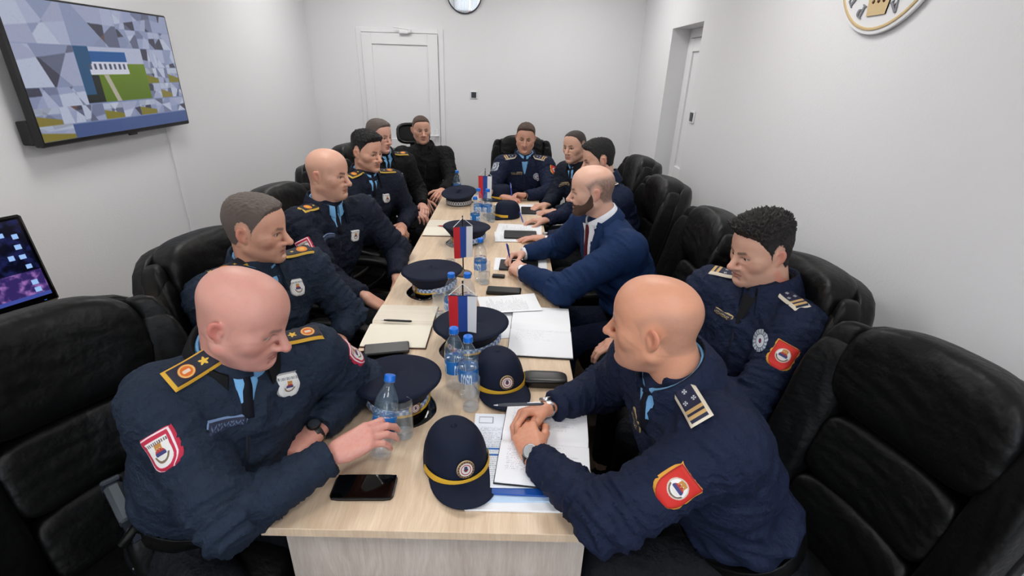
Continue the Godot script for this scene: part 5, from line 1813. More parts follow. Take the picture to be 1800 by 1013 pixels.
	all.append({"label": "black-haired man hidden behind the blue suit, hands on his papers", "seed": 12,
		"j": [[0.56, 1.225, -3.2], [0.625, 1.08, -3.2], [0.8, 0.53, -3.1], [0.685, 1.02, -3.02], [0.575, 1.02, -3.37], [0.44, 0.8, -2.93], [0.43, 0.8, -3.42], [0.235, 0.785, -2.9], [0.255, 0.78, -3.3], [0.36, 0.48, -2.98], [0.36, 0.48, -3.25], [0.36, 0.08, -2.98], [0.36, 0.08, -3.25]],
		"turn": -82.0, "nod": 16.0, "hl": {"dir": Vector3(-0.95, -0.06, -0.1), "palm": Vector3(0, -1, 0.15), "pose": flat}, "hr": {"dir": Vector3(-0.95, -0.02, 0.0), "palm": Vector3(0, -1, 0.2), "pose": relaxed},
		"head_look": {"skin": Color(0.665, 0.376, 0.274), "red": 0.6, "beard": 0.18, "shadow": 0.7, "shadow_top": 0.1, "hair": Color(0.016, 0.014, 0.013), "hair_top": 0.016, "hair_side": 0.006}, "hairy": true, "hair_mat": "hair_black",
		"cloth": "navy_blue", "open": 0.4, "watch_l": ["steel", "steel", "silver_plastic"], "badges": [["epaulette", "l", "epaulette_line", "house", 0.1], ["epaulette", "r", "epaulette_line", "house", 0.1], ["sleeve_patch", "l", "patch_red", "", 0.4]]})
	all.append({"label": "young man with cropped hair looking toward the left, dark jacket, farthest on the right side", "seed": 13,
		"j": [[0.485, 1.205, -3.85], [0.53, 1.055, -3.88], [0.72, 0.53, -3.85], [0.65, 0.995, -3.74], [0.44, 1.0, -3.99], [0.5, 0.79, -3.62], [0.35, 0.79, -3.9], [0.34, 0.775, -3.55], [0.28, 0.78, -3.72], [0.36, 0.48, -3.7], [0.36, 0.48, -3.92], [0.36, 0.08, -3.7], [0.36, 0.08, -3.92]],
		"turn": -42.0, "nod": 4.0, "tilt": 4.0, "hl": {"dir": Vector3(-0.95, -0.06, 0.0), "palm": Vector3(0, -1, 0), "pose": relaxed}, "hr": {"dir": Vector3(-0.8, -0.02, 0.5), "palm": Vector3(0, -1, 0), "pose": relaxed},
		"head_look": {"skin": Color(0.665, 0.389, 0.280), "red": 0.3, "beard": 0.18, "shadow": 0.8, "shadow_top": 0.25, "hair_top": 0.004, "hair_side": 0.0006, "hair": Color(0.04, 0.03, 0.026), "hairline": 0.008}, "hairy": true, "hair_mat": "hair_crop",
		"cloth": "navy_black", "open": 0.4, "collar_mat": "collar_black", "badges": [["name_tag", "r", "name_gold", ""], ["sleeve_patch", "l", "patch_red", "", 0.4]]})
	all.append({"label": "brown-haired man facing the camera at the far head of the table, holding a pen", "seed": 14, "big": 1.04,
		"j": [[0.12, 1.205, -4.28], [0.12, 1.05, -4.3], [0.12, 0.53, -4.45], [0.295, 0.995, -4.23], [-0.06, 0.995, -4.23], [0.34, 0.81, -4.03], [-0.17, 0.80, -4.06], [0.13, 0.79, -3.96], [-0.06, 0.785, -3.93], [0.22, 0.48, -4.05], [0.02, 0.48, -4.05], [0.22, 0.08, -4.05], [0.02, 0.08, -4.05]],
		"turn": -4.0, "nod": 8.0, "tilt": -3.0, "hl": {"dir": Vector3(-0.9, 0.1, 0.2), "palm": Vector3(-0.1, -0.7, 0.5), "pose": penhold}, "hr": {"dir": Vector3(0.8, -0.02, 0.3), "palm": Vector3(0, -1, 0), "pose": relaxed},
		"head_look": {"skin": Color(0.644, 0.343, 0.240), "red": 0.6, "beard": 0.12, "shadow": 0.5, "shadow_top": 0.09, "hair": Color(0.05, 0.035, 0.028), "hair_top": 0.012, "hair_side": 0.003, "fat": 0.5, "jaw": 1.05}, "hairy": true, "hair_mat": "hair_brown",
		"cloth": "navy_blue", "open": 0.7, "tie": false, "watch_l": ["black_plastic", "black_plastic", "grey_plastic"], "badges": [["epaulette", "l", "epaulette_line", "house", 0.5], ["epaulette", "r", "epaulette_line", "house", 0.5], ["sleeve_patch", "l", "patch_red", "", 0.9, 0.35], ["sleeve_patch", "r", "patch_grey", "", 0.9, 0.3], ["chest_badge", "l", "badge_star", "star"], ["name_tag", "r", "name_gold", ""]]})
	var keys := ["head", "neck", "pelvis", "shl", "shr", "ell", "elr", "wrl", "wrr", "knl", "knr", "ftl", "ftr"]
	for s in all:
		for k in keys.size():
			s[keys[k]] = v3(s.j[k])
		for h in ["hl", "hr"]:
			if not s[h].has("pose"):
				s[h].pose = relaxed
	# the meshes are worked out on several threads
	var done := []
	done.resize(all.size())
	var work := func(i: int): done[i] = figure(all[i])
	var task := WorkerThreadPool.add_group_task(work, all.size(), 4, true)
	WorkerThreadPool.wait_for_group_task_completion(task)
	for i in all.size():
		var s: Dictionary = all[i]
		var base := Vector3(s.pelvis.x, 0, s.pelvis.z)
		var t := thing("person", s.label, "person", base)
		var under := {}
		for p in done[i]:
			var v: PackedVector3Array = p.v
			for k in v.size():
				v[k] -= base
			var parent: Node = under[p.under] if p.has("under") else t
			var o := put(p.name, arr_mesh(v, p.i, M[p.mat], p.get("uv"), p.get("c")), parent)
			under[p.name] = o
			if p.has("label"):
				o.set_meta("label", p.label)

# ---------- things on the table ----------
func lies(called: String, mesh: Mesh, x: float, z: float, turn: float, label: String, category: String, y := TY, group := "") -> MeshInstance3D:
	var o := put(called, mesh, self, Transform3D(Basis(Vector3.UP, turn), Vector3(x, y, z)))
	tag(o, label, category, group)
	return o

# peaked cap: front looks along +z
func make_peaked_cap(band: Material) -> Node3D:
	var t := thing("peaked_cap", "", "cap")
	var n := 40
	var ring := func(r: float, y: float, lift: float, fwd: float):
		var a := []
		for k in n:
			var q := TAU * k / n
			a.append(Vector3(sin(q) * r, y + lift * (0.5 + 0.5 * cos(q)), cos(q) * r * 1.08 + fwd))
		return a
	var m := loft([ring.call(0.094, 0.004, 0.0, 0.0), ring.call(0.096, 0.03, 0.0, 0.0), ring.call(0.1, 0.046, 0.004, 0.002), ring.call(0.118, 0.058, 0.026, 0.004), ring.call(0.131, 0.066, 0.042, 0.004), ring.call(0.133, 0.07, 0.045, 0.004), ring.call(0.124, 0.076, 0.043, 0.004), ring.call(0.09, 0.08, 0.037, 0.003), ring.call(0.03, 0.082, 0.032, 0.002), ring.call(0.001, 0.083, 0.032, 0.0)])
	put("crown", from(m, M.cap_cloth), t)
	var piping := ring.call(0.1332, 0.068, 0.0435, 0.004)
	piping.append(piping[0])
	var pr := []
	for k in piping.size():
		pr.append(0.0022)
	put("piping", from(tube(piping, pr, 6), M.cap_cloth), t)
	put("band", lathe([[0.0955, 0.008], [0.0985, 0.008], [0.0995, 0.022], [0.1, 0.038], [0.0965, 0.038]], band, 40, 1.08), t)
	# visor
	var v := PackedVector3Array()
	var idx := PackedInt32Array()
	var nu := 20
	var nv := 6
	for s in 2:
		for j in nv + 1:
			for i in nu + 1:
				var a := (float(i) / nu - 0.5) * 2.1
				var b := float(j) / nv
				var reach := 0.052 * pow(cos(a * 1.42), 0.7) * b
				v.append(Vector3(sin(a) * (0.098 + reach * 0.75), 0.014 - b * b * 0.012 * cos(a) - b * 0.004 - s * 0.0025, cos(a) * (0.105 + reach)))
	var lay0 := (nu + 1) * (nv + 1)
	for s in 2:
		for j in nv:
			for i in nu:
				var k := s * lay0 + j * (nu + 1) + i
				if s == 0:
					idx.append_array(PackedInt32Array([k, k + 1, k + nu + 1, k + 1, k + nu + 2, k + nu + 1]))
				else:
					idx.append_array(PackedInt32Array([k, k + nu + 1, k + 1, k + 1, k + nu + 1, k + nu + 2]))
	for i in nu:
		var k := nv * (nu + 1) + i
		idx.append_array(PackedInt32Array([k, k + 1, k + lay0, k + 1, k + lay0 + 1, k + lay0]))
	put("visor", arr_mesh(v, idx, M.black_gloss), t)
	var cord := []
	var cr := []
	for k in 17:
		var a := (k / 16.0 - 0.5) * 2.3
		cord.append(Vector3(sin(a) * 0.1, 0.014 + 0.004 * absf(a), cos(a) * 0.109))
		cr.append(0.0036 + 0.0008 * (k % 2))
	put("cord", from(tube(cord, cr, 8), M.yellow), t)
	var bd := lathe([[0.0, 0.0], [0.021, 0.0], [0.021, 0.002], [0.012, 0.005], [0.0, 0.006]], M.gold, 20)
	var bp := put("badge", bd, t, Transform3D(Basis(Vector3.RIGHT, PI / 2 - 0.2), Vector3(0, 0.036, 0.1065)))
	put("badge_face", sheet(0.032, 0.032, M.cap_badge, true), bp, Transform3D(Basis.IDENTITY, Vector3(0, 0.0066, 0)))
	return t

# baseball cap: front looks along +z
func make_ball_cap() -> Node3D:
	var t := thing("baseball_cap", "", "cap")
	var n := 48
	var rings := []
	for j in 13:
		var b := j / 12.0 * PI * 0.5
		var ring := []
		for k in n:
			var q := TAU * k / n
			var seam := 1.0 - 0.012 * pow(absf(cos(q * 3.0)), 24.0) * (1.0 if j < 12 else 0.0)
			var r := 0.087 * pow(cos(b), 0.62) * seam
			var y := 0.115 * pow(sin(b), 0.92) + 0.012 * maxf(cos(q), 0.0) * sin(b * 2.0)
			ring.append(Vector3(sin(q) * r, y + 0.002, cos(q) * r * 1.14 - 0.012 * sin(b)))
		rings.append(ring)
	put("crown", from(loft(rings), M.cap_cloth), t)
	put("button", lathe([[0.0, 0.0], [0.009, 0.0], [0.008, 0.004], [0.0, 0.006]], M.cap_cloth, 12), t, Transform3D(Basis.IDENTITY, Vector3(0, 0.115, -0.012)))
	var v := PackedVector3Array()
	var idx := PackedInt32Array()
	var nu := 24
	var nv := 8
	for s in 2:
		for j in nv + 1:
			for i in nu + 1:
				var a := (float(i) / nu - 0.5) * 2.5
				var b := float(j) / nv
				var reach := 0.078 * pow(maxf(cos(a * 1.24), 0.0), 0.55) * b
				var x := sin(a) * (0.086 + reach * 0.28)
				v.append(Vector3(x, 0.026 - x * x * 1.5 - 0.008 * b - s * 0.003, cos(a) * 0.098 + reach))
	var l0 := (nu + 1) * (nv + 1)
	for s in 2:
		for j in nv:
			for i in nu:
				var k := s * l0 + j * (nu + 1) + i
				if s == 0:
					idx.append_array(PackedInt32Array([k, k + 1, k + nu + 1, k + 1, k + nu + 2, k + nu + 1]))
				else:
					idx.append_array(PackedInt32Array([k, k + nu + 1, k + 1, k + 1, k + nu + 1, k + nu + 2]))
	for i in nu:
		var k := nv * (nu + 1) + i
		idx.append_array(PackedInt32Array([k, k + 1, k + l0, k + 1, k + l0 + 1, k + l0]))
	put("brim", arr_mesh(v, idx, M.cap_cloth), t)
	var rib := []
	for k in 25:
		var a := (k / 24.0 - 0.5) * 2.9
		var c := Vector3(sin(a), 0, cos(a) * 1.14)
		rib.append([c * 0.0885 + Vector3(0, 0.016, 0), c * 0.0905 + Vector3(0, 0.016, 0), c * 0.0895 + Vector3(0, 0.034, 0), c * 0.0865 + Vector3(0, 0.034, 0)])
	put("yellow_band", from(loft(rib), M.yellow), t)
	var bp := put("badge", lathe([[0.0, 0.0], [0.0235, 0.0], [0.023, 0.002], [0.018, 0.0035], [0.0, 0.004]], M.gold_matt, 24), t, Transform3D(Basis(Vector3.RIGHT, PI / 2 - 0.28), Vector3(0, 0.062, 0.093)))
	put("badge_face", arr_mesh(disc_v(0.0225, 0.0045), disc_i(), M.cap_badge, disc_uv()), bp)
	return t

func disc_v(r: float, y: float) -> PackedVector3Array:
	var v := PackedVector3Array([Vector3(0, y, 0)])
	for k in 24:
		v.append(Vector3(cos(TAU * k / 24) * r, y, sin(TAU * k / 24) * r))
	return v
func disc_uv() -> PackedVector2Array:
	var v := PackedVector2Array([Vector2(0.5, 0.5)])
	for k in 24:
		v.append(Vector2(0.5 + 0.5 * cos(TAU * k / 24), 0.5 + 0.5 * sin(TAU * k / 24)))
	return v
func disc_i() -> PackedInt32Array:
	var i := PackedInt32Array()
	for k in 24:
		i.append_array(PackedInt32Array([0, 1 + k, 1 + (k + 1) % 24]))
	return i

func make_bottle() -> Node3D:
	var t := thing("water_bottle", "", "bottle", Vector3.ZERO, 0.0, "")
	put("bottle_body", lathe([[0.0, 0.006], [0.022, 0.0], [0.0305, 0.004], [0.0325, 0.014], [0.0325, 0.036], [0.031, 0.039], [0.0325, 0.042], [0.0325, 0.06], [0.0318, 0.064], [0.0318, 0.118], [0.0325, 0.122], [0.0325, 0.132], [0.031, 0.136], [0.0322, 0.14], [0.0315, 0.152], [0.0275, 0.168], [0.02, 0.184], [0.0145, 0.194], [0.0125, 0.2], [0.0125, 0.206], [0.0165, 0.207], [0.0165, 0.21], [0.0122, 0.211], [0.0122, 0.222]], M.bottle_clear, 28), t)
	put("water", lathe([[0.0, 0.008], [0.0295, 0.008], [0.0312, 0.015], [0.0312, 0.118], [0.031, 0.128], [0.0, 0.128]], M.water, 24), t)
	put("label", lathe([[0.0322, 0.066], [0.0324, 0.0665], [0.0324, 0.1155], [0.0322, 0.116]], M.bottle_label, 28), t)
	put("screw_cap", lathe([[0.0, 0.207], [0.0148, 0.207], [0.0152, 0.212], [0.0148, 0.214], [0.0148, 0.224], [0.0135, 0.2265], [0.0, 0.2265]], M.cap_plastic, 24), t)
	return t

func make_glass(fill: bool) -> Node3D:
	var t := thing("drinking_glass", "", "glass", Vector3.ZERO, 0.0, "")
	put("glass_wall", lathe([[0.0, 0.0], [0.027, 0.0], [0.0275, 0.004], [0.03, 0.115], [0.0292, 0.1165], [0.0284, 0.115], [0.026, 0.012], [0.0, 0.012]], M.tumbler, 28), t)
	put("glass_foot", lathe([[0.0, 0.001], [0.0262, 0.001], [0.0262, 0.011], [0.0, 0.011]], M.tumbler_base, 28), t)
	if fill:
		put("water", lathe([[0.0, 0.0125], [0.0255, 0.0125], [0.0268, 0.06], [0.0, 0.06]], M.water, 24), t)
	return t

func make_flag() -> Node3D:
	var t := thing("table_flag", "", "flag", Vector3.ZERO, 0.0, "")
	put("foot", lathe([[0.0, 0.0], [0.045, 0.0], [0.046, 0.006], [0.04, 0.012], [0.012, 0.018], [0.006, 0.03], [0.0, 0.03]], M.wood_pole, 24), t)
	put("pole", from(tube([Vector3(0, 0.02, 0), Vector3(0, 0.315, 0)], [0.0035, 0.003], 8), M.pole_dark), t)
	put("crossbar", from(tube([Vector3(-0.052, 0.26, 0.006), Vector3(0.052, 0.26, 0.006)], [0.002, 0.002], 6), M.pole_dark), t)
	put("cord", from(tube([Vector3(-0.05, 0.26, 0.006), Vector3(0, 0.305, 0.004), Vector3(0.05, 0.26, 0.006)], [0.0016, 0.0016, 0.0016], 6), M.cord_white), t)
	var v := PackedVector3Array()
	var uv := PackedVector2Array()
	var idx := PackedInt32Array()
	for s in 2:
		for j in 9:
			for i in 13:
				var u := i / 12.0
				var w := j / 8.0
				v.append(Vector3((u - 0.5) * 0.1 * (1.0 - 0.05 * w), 0.26 - w * 0.165, 0.008 + 0.004 * sin(u * 7.0) * w - s * 0.0016))
				uv.append(Vector2(u, w))
	for s in 2:
		for j in 8:
			for i in 12:
				var k := s * 117 + j * 13 + i
				if s == 0:
					idx.append_array(PackedInt32Array([k, k + 1, k + 13, k + 1, k + 14, k + 13]))
				else:
					idx.append_array(PackedInt32Array([k, k + 13, k + 1, k + 1, k + 13, k + 14]))
	put("banner", arr_mesh(v, idx, M.flag_cloth, uv), t)
	return t

# open book: two leaves of pages over a cover; spine along x, pages run to +z and -z
func open_book(called: String, w: float, d: float, turn: float, x: float, z: float, y: float, page: Material, other: Material, edge: Material, cover: Material, label: String) -> Node3D:
	var t := thing(called, label, "notebook", Vector3(x, y, z), turn)
	put("cover", box(Vector3(w + 0.006, 0.003, d * 2.0 + 0.006), cover, 0.001), t, Transform3D(Basis.IDENTITY, Vector3(0, 0.0015, 0)))
	for s in [-1.0, 1.0]:
		var v := PackedVector3Array()
		var uv := PackedVector2Array()
		var idx := PackedInt32Array()
		var n := 10
		var hgt := func(b: float): return 0.003 + 0.009 * pow(1.0 - b, 0.6) * smoothstep(0.0, 0.12, b) + 0.004 * smoothstep(0.0, 0.1, b) + 0.001
		for j in n + 1:
			var b := float(j) / n
			for i in 2:
				v.append(Vector3((i - 0.5) * w, hgt.call(b), s * b * d))
				uv.append(Vector2(i, (0.0 if s > 0 else 1.0) + b * s))
		for j in n:
			var k := j * 2
			if s > 0:
				idx.append_array(PackedInt32Array([k, k + 1, k + 2, k + 1, k + 3, k + 2]))
			else:
				idx.append_array(PackedInt32Array([k, k + 2, k + 1, k + 1, k + 2, k + 3]))
		put("page", arr_mesh(v, idx, page if s > 0 else other, uv), t)
		# paper block below the top page
		var rings := []
		for j in n + 1:
			var b := float(j) / n
			var h: float = hgt.call(b) - 0.0004
			rings.append([Vector3(-w * 0.5, 0.003, s * b * d), Vector3(w * 0.5, 0.003, s * b * d), Vector3(w * 0.5, h, s * b * d), Vector3(-w * 0.5, h, s * b * d)])
		var m := loft(rings)
		var k: int = n * 4
		m[1].append_array(PackedInt32Array([k, k + 1, k + 2, k, k + 2, k + 3]))
		put("page_block", from(m, edge), t)
	return t

func paper(x: float, z: float, turn: float, y: float, w: float, h: float, m: Material, label: String) -> MeshInstance3D:
	# a sheet of paper with a slight lift at a corner
	var v := PackedVector3Array()
	var uv := PackedVector2Array()
	var idx := PackedInt32Array()
	for s in 2:
		for j in 7:
			for i in 7:
				var a := i / 6.0
				var b := j / 6.0
				v.append(Vector3((a - 0.5) * w, 0.0009 * (1 - s) + 0.004 * pow(maxf(0.0, a + b - 1.4) / 0.6, 2.0), (b - 0.5) * h))
				uv.append(Vector2(a, b))
	for s in 2:
		for j in 6:
			for i in 6:
				var k := s * 49 + j * 7 + i
				idx.append_array(PackedInt32Array([k, k + 1, k + 7, k + 1, k + 8, k + 7]) if s == 0 else PackedInt32Array([k, k + 7, k + 1, k + 1, k + 7, k + 8]))
	return lies("paper_sheet", arr_mesh(v, idx, m, uv), x, z, turn, label, "paper", y)

func pen(called: String, a: Vector3, b: Vector3, body: Material, tip: Material, label: String) -> Node3D:
	var d := (b - a).normalized()
	var l := (b - a).length()
	var t := thing(called, label, "pen", a)
	t.basis = frame(d, Vector3(0.3, 0.8, 0.2))
	put("barrel", lathe([[0.0, 0.012], [0.003, 0.012], [0.0048, 0.03], [0.0048, l - 0.012], [0.004, l - 0.004], [0.0, l]], body, 12), t)
	put("tip", lathe([[0.0, 0.0], [0.0012, 0.0], [0.003, 0.012], [0.0, 0.0122]], tip, 10), t)
	put("clip", box(Vector3(0.002, 0.04, 0.003), tip, 0.0008), t, Transform3D(Basis.IDENTITY, Vector3(0, l - 0.03, 0.0062)))
	return t

func phone(called: String, x: float, z: float, turn: float, y: float, size: Vector3, label: String) -> Node3D:
	var t := thing(called, label, "phone", Vector3(x, y, z), turn)
	put("case", puff(size, 9.0, M.black_plastic, 10), t, Transform3D(Basis.IDENTITY, Vector3(0, size.y * 0.5, 0)))
	put("screen", box(Vector3(size.x * 0.95, 0.0012, size.z * 0.92), M.black_gloss, 0.0004), t, Transform3D(Basis.IDENTITY, Vector3(0, size.y, 0)))
	return t

func table_things() -> void:
	var cap := make_peaked_cap(M.checker)
	var cap2 := make_peaked_cap(M.checker_grey)
	var caps := [[-0.345, -1.29, 42.0, cap, "navy peaked cap with blue checkered band beside the tilted bottle, nearest of the peaked caps", 7.0],
		[-0.12, -1.645, -48.0, null, "navy peaked cap with gold cord half hidden behind the nearest table flag", 14.0],
		[-0.345, -2.16, -52.0, null, "navy peaked cap with checkered band beyond the cream notebook, centre of the table", 14.0],
		[-0.245, -2.88, -60.0, null, "navy peaked cap behind the middle table flag", 10.0],
		[-0.4, -3.8, 160.0, cap2, "navy peaked cap with grey checkered band at the far left of the table", 0.0]]
	for c in caps:
		var o: Node3D = c[3] if c[3] != null else cap.duplicate()
		if c[3] == null:
			o.name = numbered("peaked_cap")
			add_child(o)
		o.set_meta("label", c[4])
		o.set_meta("group", "peaked caps on the table")
		o.position = Vector3(c[0], TY + 0.001 + sin(deg_to_rad(c[5])) * 0.07, c[1])
		o.basis = Basis(Vector3.UP, deg_to_rad(c[2])) * Basis(Vector3.RIGHT, deg_to_rad(c[5] * 0.6))
	var bc := make_ball_cap()
	var k := 0
	for c in [[-0.128, -1.025, 22.0, "navy baseball cap with round badge and yellow band at the front of the table"], [-0.022, -1.405, 18.0, "navy baseball cap with yellow band right of the water bottles"], [-0.07, -4.0, -60.0, "dark baseball cap with yellow edge in front of the man at the far head"], [-0.02, -3.47, -75.0, "dark baseball cap with yellow edge on the right side papers"]]:
		var o: Node3D = bc if k == 0 else copy_of(bc, c[3], Vector3.ZERO, 0.0)
		o.set_meta("label", c[3])
		o.set_meta("group", "baseball caps on the table")
		o.position = Vector3(c[0], TY + 0.001, c[1])
		o.rotation.y = deg_to_rad(c[2])
		k += 1
	# bottles
	var bt := make_bottle()
	k = 0
	for b in [[-0.168, -1.375, "blue-capped water bottle, left one of the pair in front of the nearest flag"], [-0.118, -1.325, "blue-capped water bottle, right one of the pair, behind an empty glass"], [-0.229, -1.83, "blue-capped water bottle behind the nearest flag, left of two"], [-0.164, -1.835, "blue-capped water bottle behind the nearest flag, right of two"], [-0.138, -2.28, "blue-capped water bottle beside a half-full glass near the blue suit's hands"], [-0.224, -3.12, "blue-capped water bottle, front one of the far cluster"], [-0.219, -3.36, "blue-capped water bottle, rear left of the far cluster"], [-0.153, -3.35, "blue-capped water bottle, rear right of the far cluster"], [-0.43, -3.97, "blue-capped water bottle behind the far peaked cap"]]:
		var o: Node3D = bt if k == 0 else copy_of(bt, b[2], Vector3.ZERO, 0.0)
		o.set_meta("label", b[2])
		o.set_meta("group", "small water bottles on the table")
		o.position = Vector3(b[0], TY + 0.0005, b[1])
		o.rotation.y = k * 1.3 + 2.2
		k += 1
	var tb := copy_of(bt, "tilted blue-capped water bottle held by the bald man on the left", Vector3.ZERO, 0.0, "small water bottles on the table")
	tb.position = Vector3(-0.336, TY + 0.012, -1.03)
	tb.basis = frame(Vector3(0.1, 0.86, -0.36), Vector3(-0.2, 0.3, 1)) * Basis(Vector3.UP, 1.9)
	# glasses
	var g0 := make_glass(false)
	var g1 := make_glass(true)
	k = 0
	for g in [[-0.29, -1.13, g0, "empty glass beside the tilted bottle"], [-0.106, -1.262, null, "empty glass in front of the pair of bottles"], [-0.29, -1.89, null, "empty glass left of the bottles behind the nearest flag"], [-0.116, -2.25, g1, "glass half full of water by the blue suit's hands"], [-0.32, -2.53, null, "empty glass left of the middle flag"], [-0.182, -3.24, null, "empty glass among the far bottles"], [-0.126, -3.33, null, "empty glass right of the far bottles"]]:
		var o: Node3D = g[2] if g[2] != null else copy_of(g0, g[3], Vector3.ZERO, 0.0)
		o.set_meta("label", g[3])
		o.set_meta("group", "drinking glasses on the table")
		o.position = Vector3(g[0], TY + 0.0005, g[1])
		k += 1
	# flags
	var fl := make_flag()
	k = 0
	for f in [[-0.155, -1.55, 0.0, "small red blue and white table flag nearest the camera"], [-0.232, -2.36, 0.35, "small red blue and white table flag in the middle of the table"], [-0.185, -3.62, 0.0, "small red blue and white table flag at the far end"]]:
		var o: Node3D = fl if k == 0 else copy_of(fl, f[3], Vector3.ZERO, 0.0)
		o.set_meta("label", f[3])
		o.set_meta("group", "table flags")
		o.position = Vector3(f[0], TY + 0.0005, f[1])
		o.rotation.y = f[2]
		k += 1
	# papers and notebooks, left side
	open_book("notebook", 0.25, 0.178, 0.0, -0.432, -1.787, TY + 0.0005, M.paper_cream, M.page_ruled, M.paper_cream, M.cover_brown, "open cream notebook in a brown cover with a pen across it, left side")
	pen("ballpoint_pen", Vector3(-0.52, TY + 0.022, -1.795), Vector3(-0.39, TY + 0.022, -1.79), M.black_plastic, M.steel, "black and silver pen lying on the cream notebook")
	phone("mobile_phone", -0.35, -0.928, 0.03, TY + 0.0005, Vector3(0.158, 0.0085, 0.082), "black phone lying at the near left edge of the table")
	phone("mobile_phone", -0.46, -1.55, 0.22, TY + 0.0005, Vector3(0.165, 0.009, 0.08), "black phone below the wallet beside the cream notebook")
	lies("wallet", box(Vector3(0.165, 0.014, 0.075), M.black_plastic, 0.004), -0.445, -1.577, 0.22, "black wallet lying on a phone beside the cream notebook", "wallet", TY + 0.0175)
	open_book("notebook", 0.19, 0.17, 0.02, -0.455, -3.14, TY + 0.0005, M.paper_cream, M.page_ruled, M.paper_cream, M.cover_brown, "open cream notebook with red and blue pens, far left side of the table")
	pen("ballpoint_pen", Vector3(-0.48, TY + 0.022, -3.13), Vector3(-0.37, TY + 0.022, -3.12), M.pen_red, M.steel, "red pen lying on the far cream notebook")
	pen("felt_pen", Vector3(-0.43, TY + 0.024, -3.105), Vector3(-0.33, TY + 0.022, -3.1), M.cap_plastic, M.cap_plastic, "blue felt pen lying on the far cream notebook")
	# right side, near: folder stack under the bald man's notebook
	lies("paper_stack", box(Vector3(0.27, 0.006, 0.24), M.paper, 0.001), 0.045, -0.985, 0.0, "stack of white sheets at the bottom of the near right pile", "papers", TY + 0.0035)
	lies("plastic_folder", box(Vector3(0.25, 0.004, 0.27), M.folder_clear, 0.001), 0.045, -1.025, 0.02, "pale clear folder in the near right pile", "folder", TY + 0.0085)
	lies("plastic_folder", box(Vector3(0.24, 0.005, 0.25), M.cover_blue, 0.0015), 0.045, -1.03, -0.03, "blue folder in the near right pile of papers", "folder", TY + 0.0132)
	paper(0.02, -1.07, 0.0, TY + 0.0162, 0.215, 0.29, M.sheet_form, "printed form with blue lines under the near right notebook")
	open_book("notebook", 0.245, 0.16, -0.1, 0.118, -1.085, TY + 0.0175, M.page_written, M.page_written, M.paper, M.cover_black, "open white notebook with handwriting under the clasped hands, near right")
	# right side, middle
	open_book("notebook", 0.245, 0.205, -0.06, 0.142, -1.77, TY + 0.0025, M.page_faint, M.paper, M.paper, M.cover_black, "open blank white notebook in a dark cover, right side of the table")
	paper(0.05, -1.86, 0.2, TY + 0.0008, 0.2, 0.28, M.paper, "blank white sheet half under the open blank notebook")
	paper(0.01, -1.99, 1.75, TY + 0.018, 0.17, 0.27, M.sheet_typed, "typed white sheet lying above the open blank notebook")
	lies("spectacle_case", puff(Vector3(0.158, 0.035, 0.07), 4.5, M.black_plastic, 8), 0.135, -1.405, -0.02, "black spectacle case right of the second baseball cap", "spectacle case", TY + 0.018)
	lies("spectacle_case", box(Vector3(0.165, 0.02, 0.07), M.black_plastic, 0.005), -0.016, -2.14, -0.08, "flat black case lying near the typed sheet", "case", TY + 0.0105)
	lies("voice_recorder", box(Vector3(0.065, 0.012, 0.035), M.black_plastic, 0.004), -0.047, -2.335, -0.1, "tiny black device on the table by the half-full glass", "device", TY + 0.0065)
	# right side, far
	paper(0.07, -2.52, 1.55, TY + 0.0006, 0.19, 0.29, M.paper, "white sheet under the dark notebook of the man in the blue suit")
	lies("notebook", box(Vector3(0.21, 0.012, 0.14), M.cover_black, 0.003), 0.06, -2.49, -0.05, "closed black notebook under the blue suit's hands", "notebook", TY + 0.0078)
	paper(0.07, -3.17, 1.5, TY + 0.0006, 0.22, 0.3, M.sheet_typed, "typed sheet under the far black folder on the right side")
	paper(0.06, -3.0, 1.62, TY + 0.0028, 0.2, 0.3, M.sheet_typed, "second typed sheet before the black-haired man")
	lies("folder", box(Vector3(0.21, 0.014, 0.14), M.cover_black, 0.003), 0.075, -3.02, 0.0, "closed black folder before the black-haired man", "folder", TY + 0.0115)
	paper(0.065, -3.68, 1.57, TY + 0.0006, 0.3, 0.36, M.sheet_typed, "white papers before the man at the far head")
	lies("notebook", box(Vector3(0.11, 0.012, 0.18), M.cover_black, 0.003), 0.145, -3.63, 0.0, "closed dark notebook on the far right papers", "notebook", TY + 0.0078)
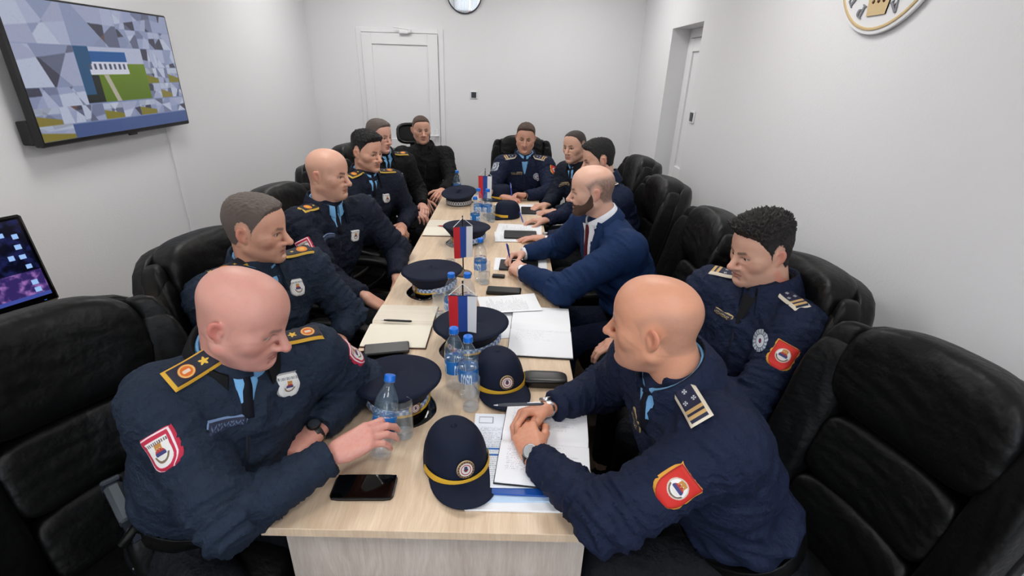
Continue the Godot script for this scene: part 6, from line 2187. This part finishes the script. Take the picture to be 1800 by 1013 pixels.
	# pens in hands
	pen("ballpoint_pen", Vector3(-0.03, 0.862, -1.135), Vector3(0.115, 0.868, -1.14), M.grey_plastic, M.steel, "dark metal pen held in the clasped hands over the near right notebook")
	pen("ballpoint_pen", Vector3(0.01, 0.805, -2.46), Vector3(-0.01, 0.9, -2.44), M.pen_blue, M.steel, "blue pen held upright by the man in the blue suit")
	pen("ballpoint_pen", Vector3(0.02, 0.775, -3.9), Vector3(0.0, 0.89, -3.98), M.pen_blue, M.steel, "blue pen held by the man at the far head")
	pen("ballpoint_pen", Vector3(0.1, 0.765, -3.24), Vector3(0.07, 0.84, -3.3), M.pen_blue, M.steel, "blue pen between the fingers of the black-haired man")
	holster()

func holster() -> void:
	var t := thing("pistol_holster", "black pistol in a leather hip holster on the belt of the near left man", "holster", Vector3(-0.912, 0.612, -0.862), deg_to_rad(-40))
	t.scale = Vector3.ONE * 1.15
	t.rotation.z = deg_to_rad(14)
	put("holster_body", puff(Vector3(0.075, 0.2, 0.05), 4.0, M.leather, 8, func(p): return Vector3(p.x * (1.0 + p.y * 1.2), p.y, p.z)), t, Transform3D(Basis.IDENTITY, Vector3(0, -0.06, 0)))
	put("strap", from(tube([Vector3(0.03, 0.03, -0.025), Vector3(0.035, 0.06, 0.0), Vector3(0.03, 0.035, 0.027)], [0.012, 0.012, 0.012], 8), M.leather), t)
	var g := put("pistol_grip", box(Vector3(0.052, 0.1, 0.034), M.gunmetal, 0.009), t, Transform3D(Basis(Vector3.BACK, 0.75), Vector3(-0.05, 0.085, 0.0)))
	put("magazine_base", box(Vector3(0.058, 0.012, 0.038), M.grey_plastic, 0.004), g, Transform3D(Basis.IDENTITY, Vector3(0, 0.054, 0)))
	put("slide_end", box(Vector3(0.05, 0.04, 0.03), M.zip, 0.005), t, Transform3D(Basis.IDENTITY, Vector3(0.012, 0.045, 0)))
	for p in [[-0.01, -0.05], [0.015, -0.07], [-0.005, -0.1]]:
		put("rivet", lathe([[0.0, 0.0], [0.004, 0.0], [0.003, 0.002], [0.0, 0.003]], M.steel, 8), t, Transform3D(Basis(Vector3.RIGHT, PI / 2), Vector3(p[0], p[1], 0.025)))
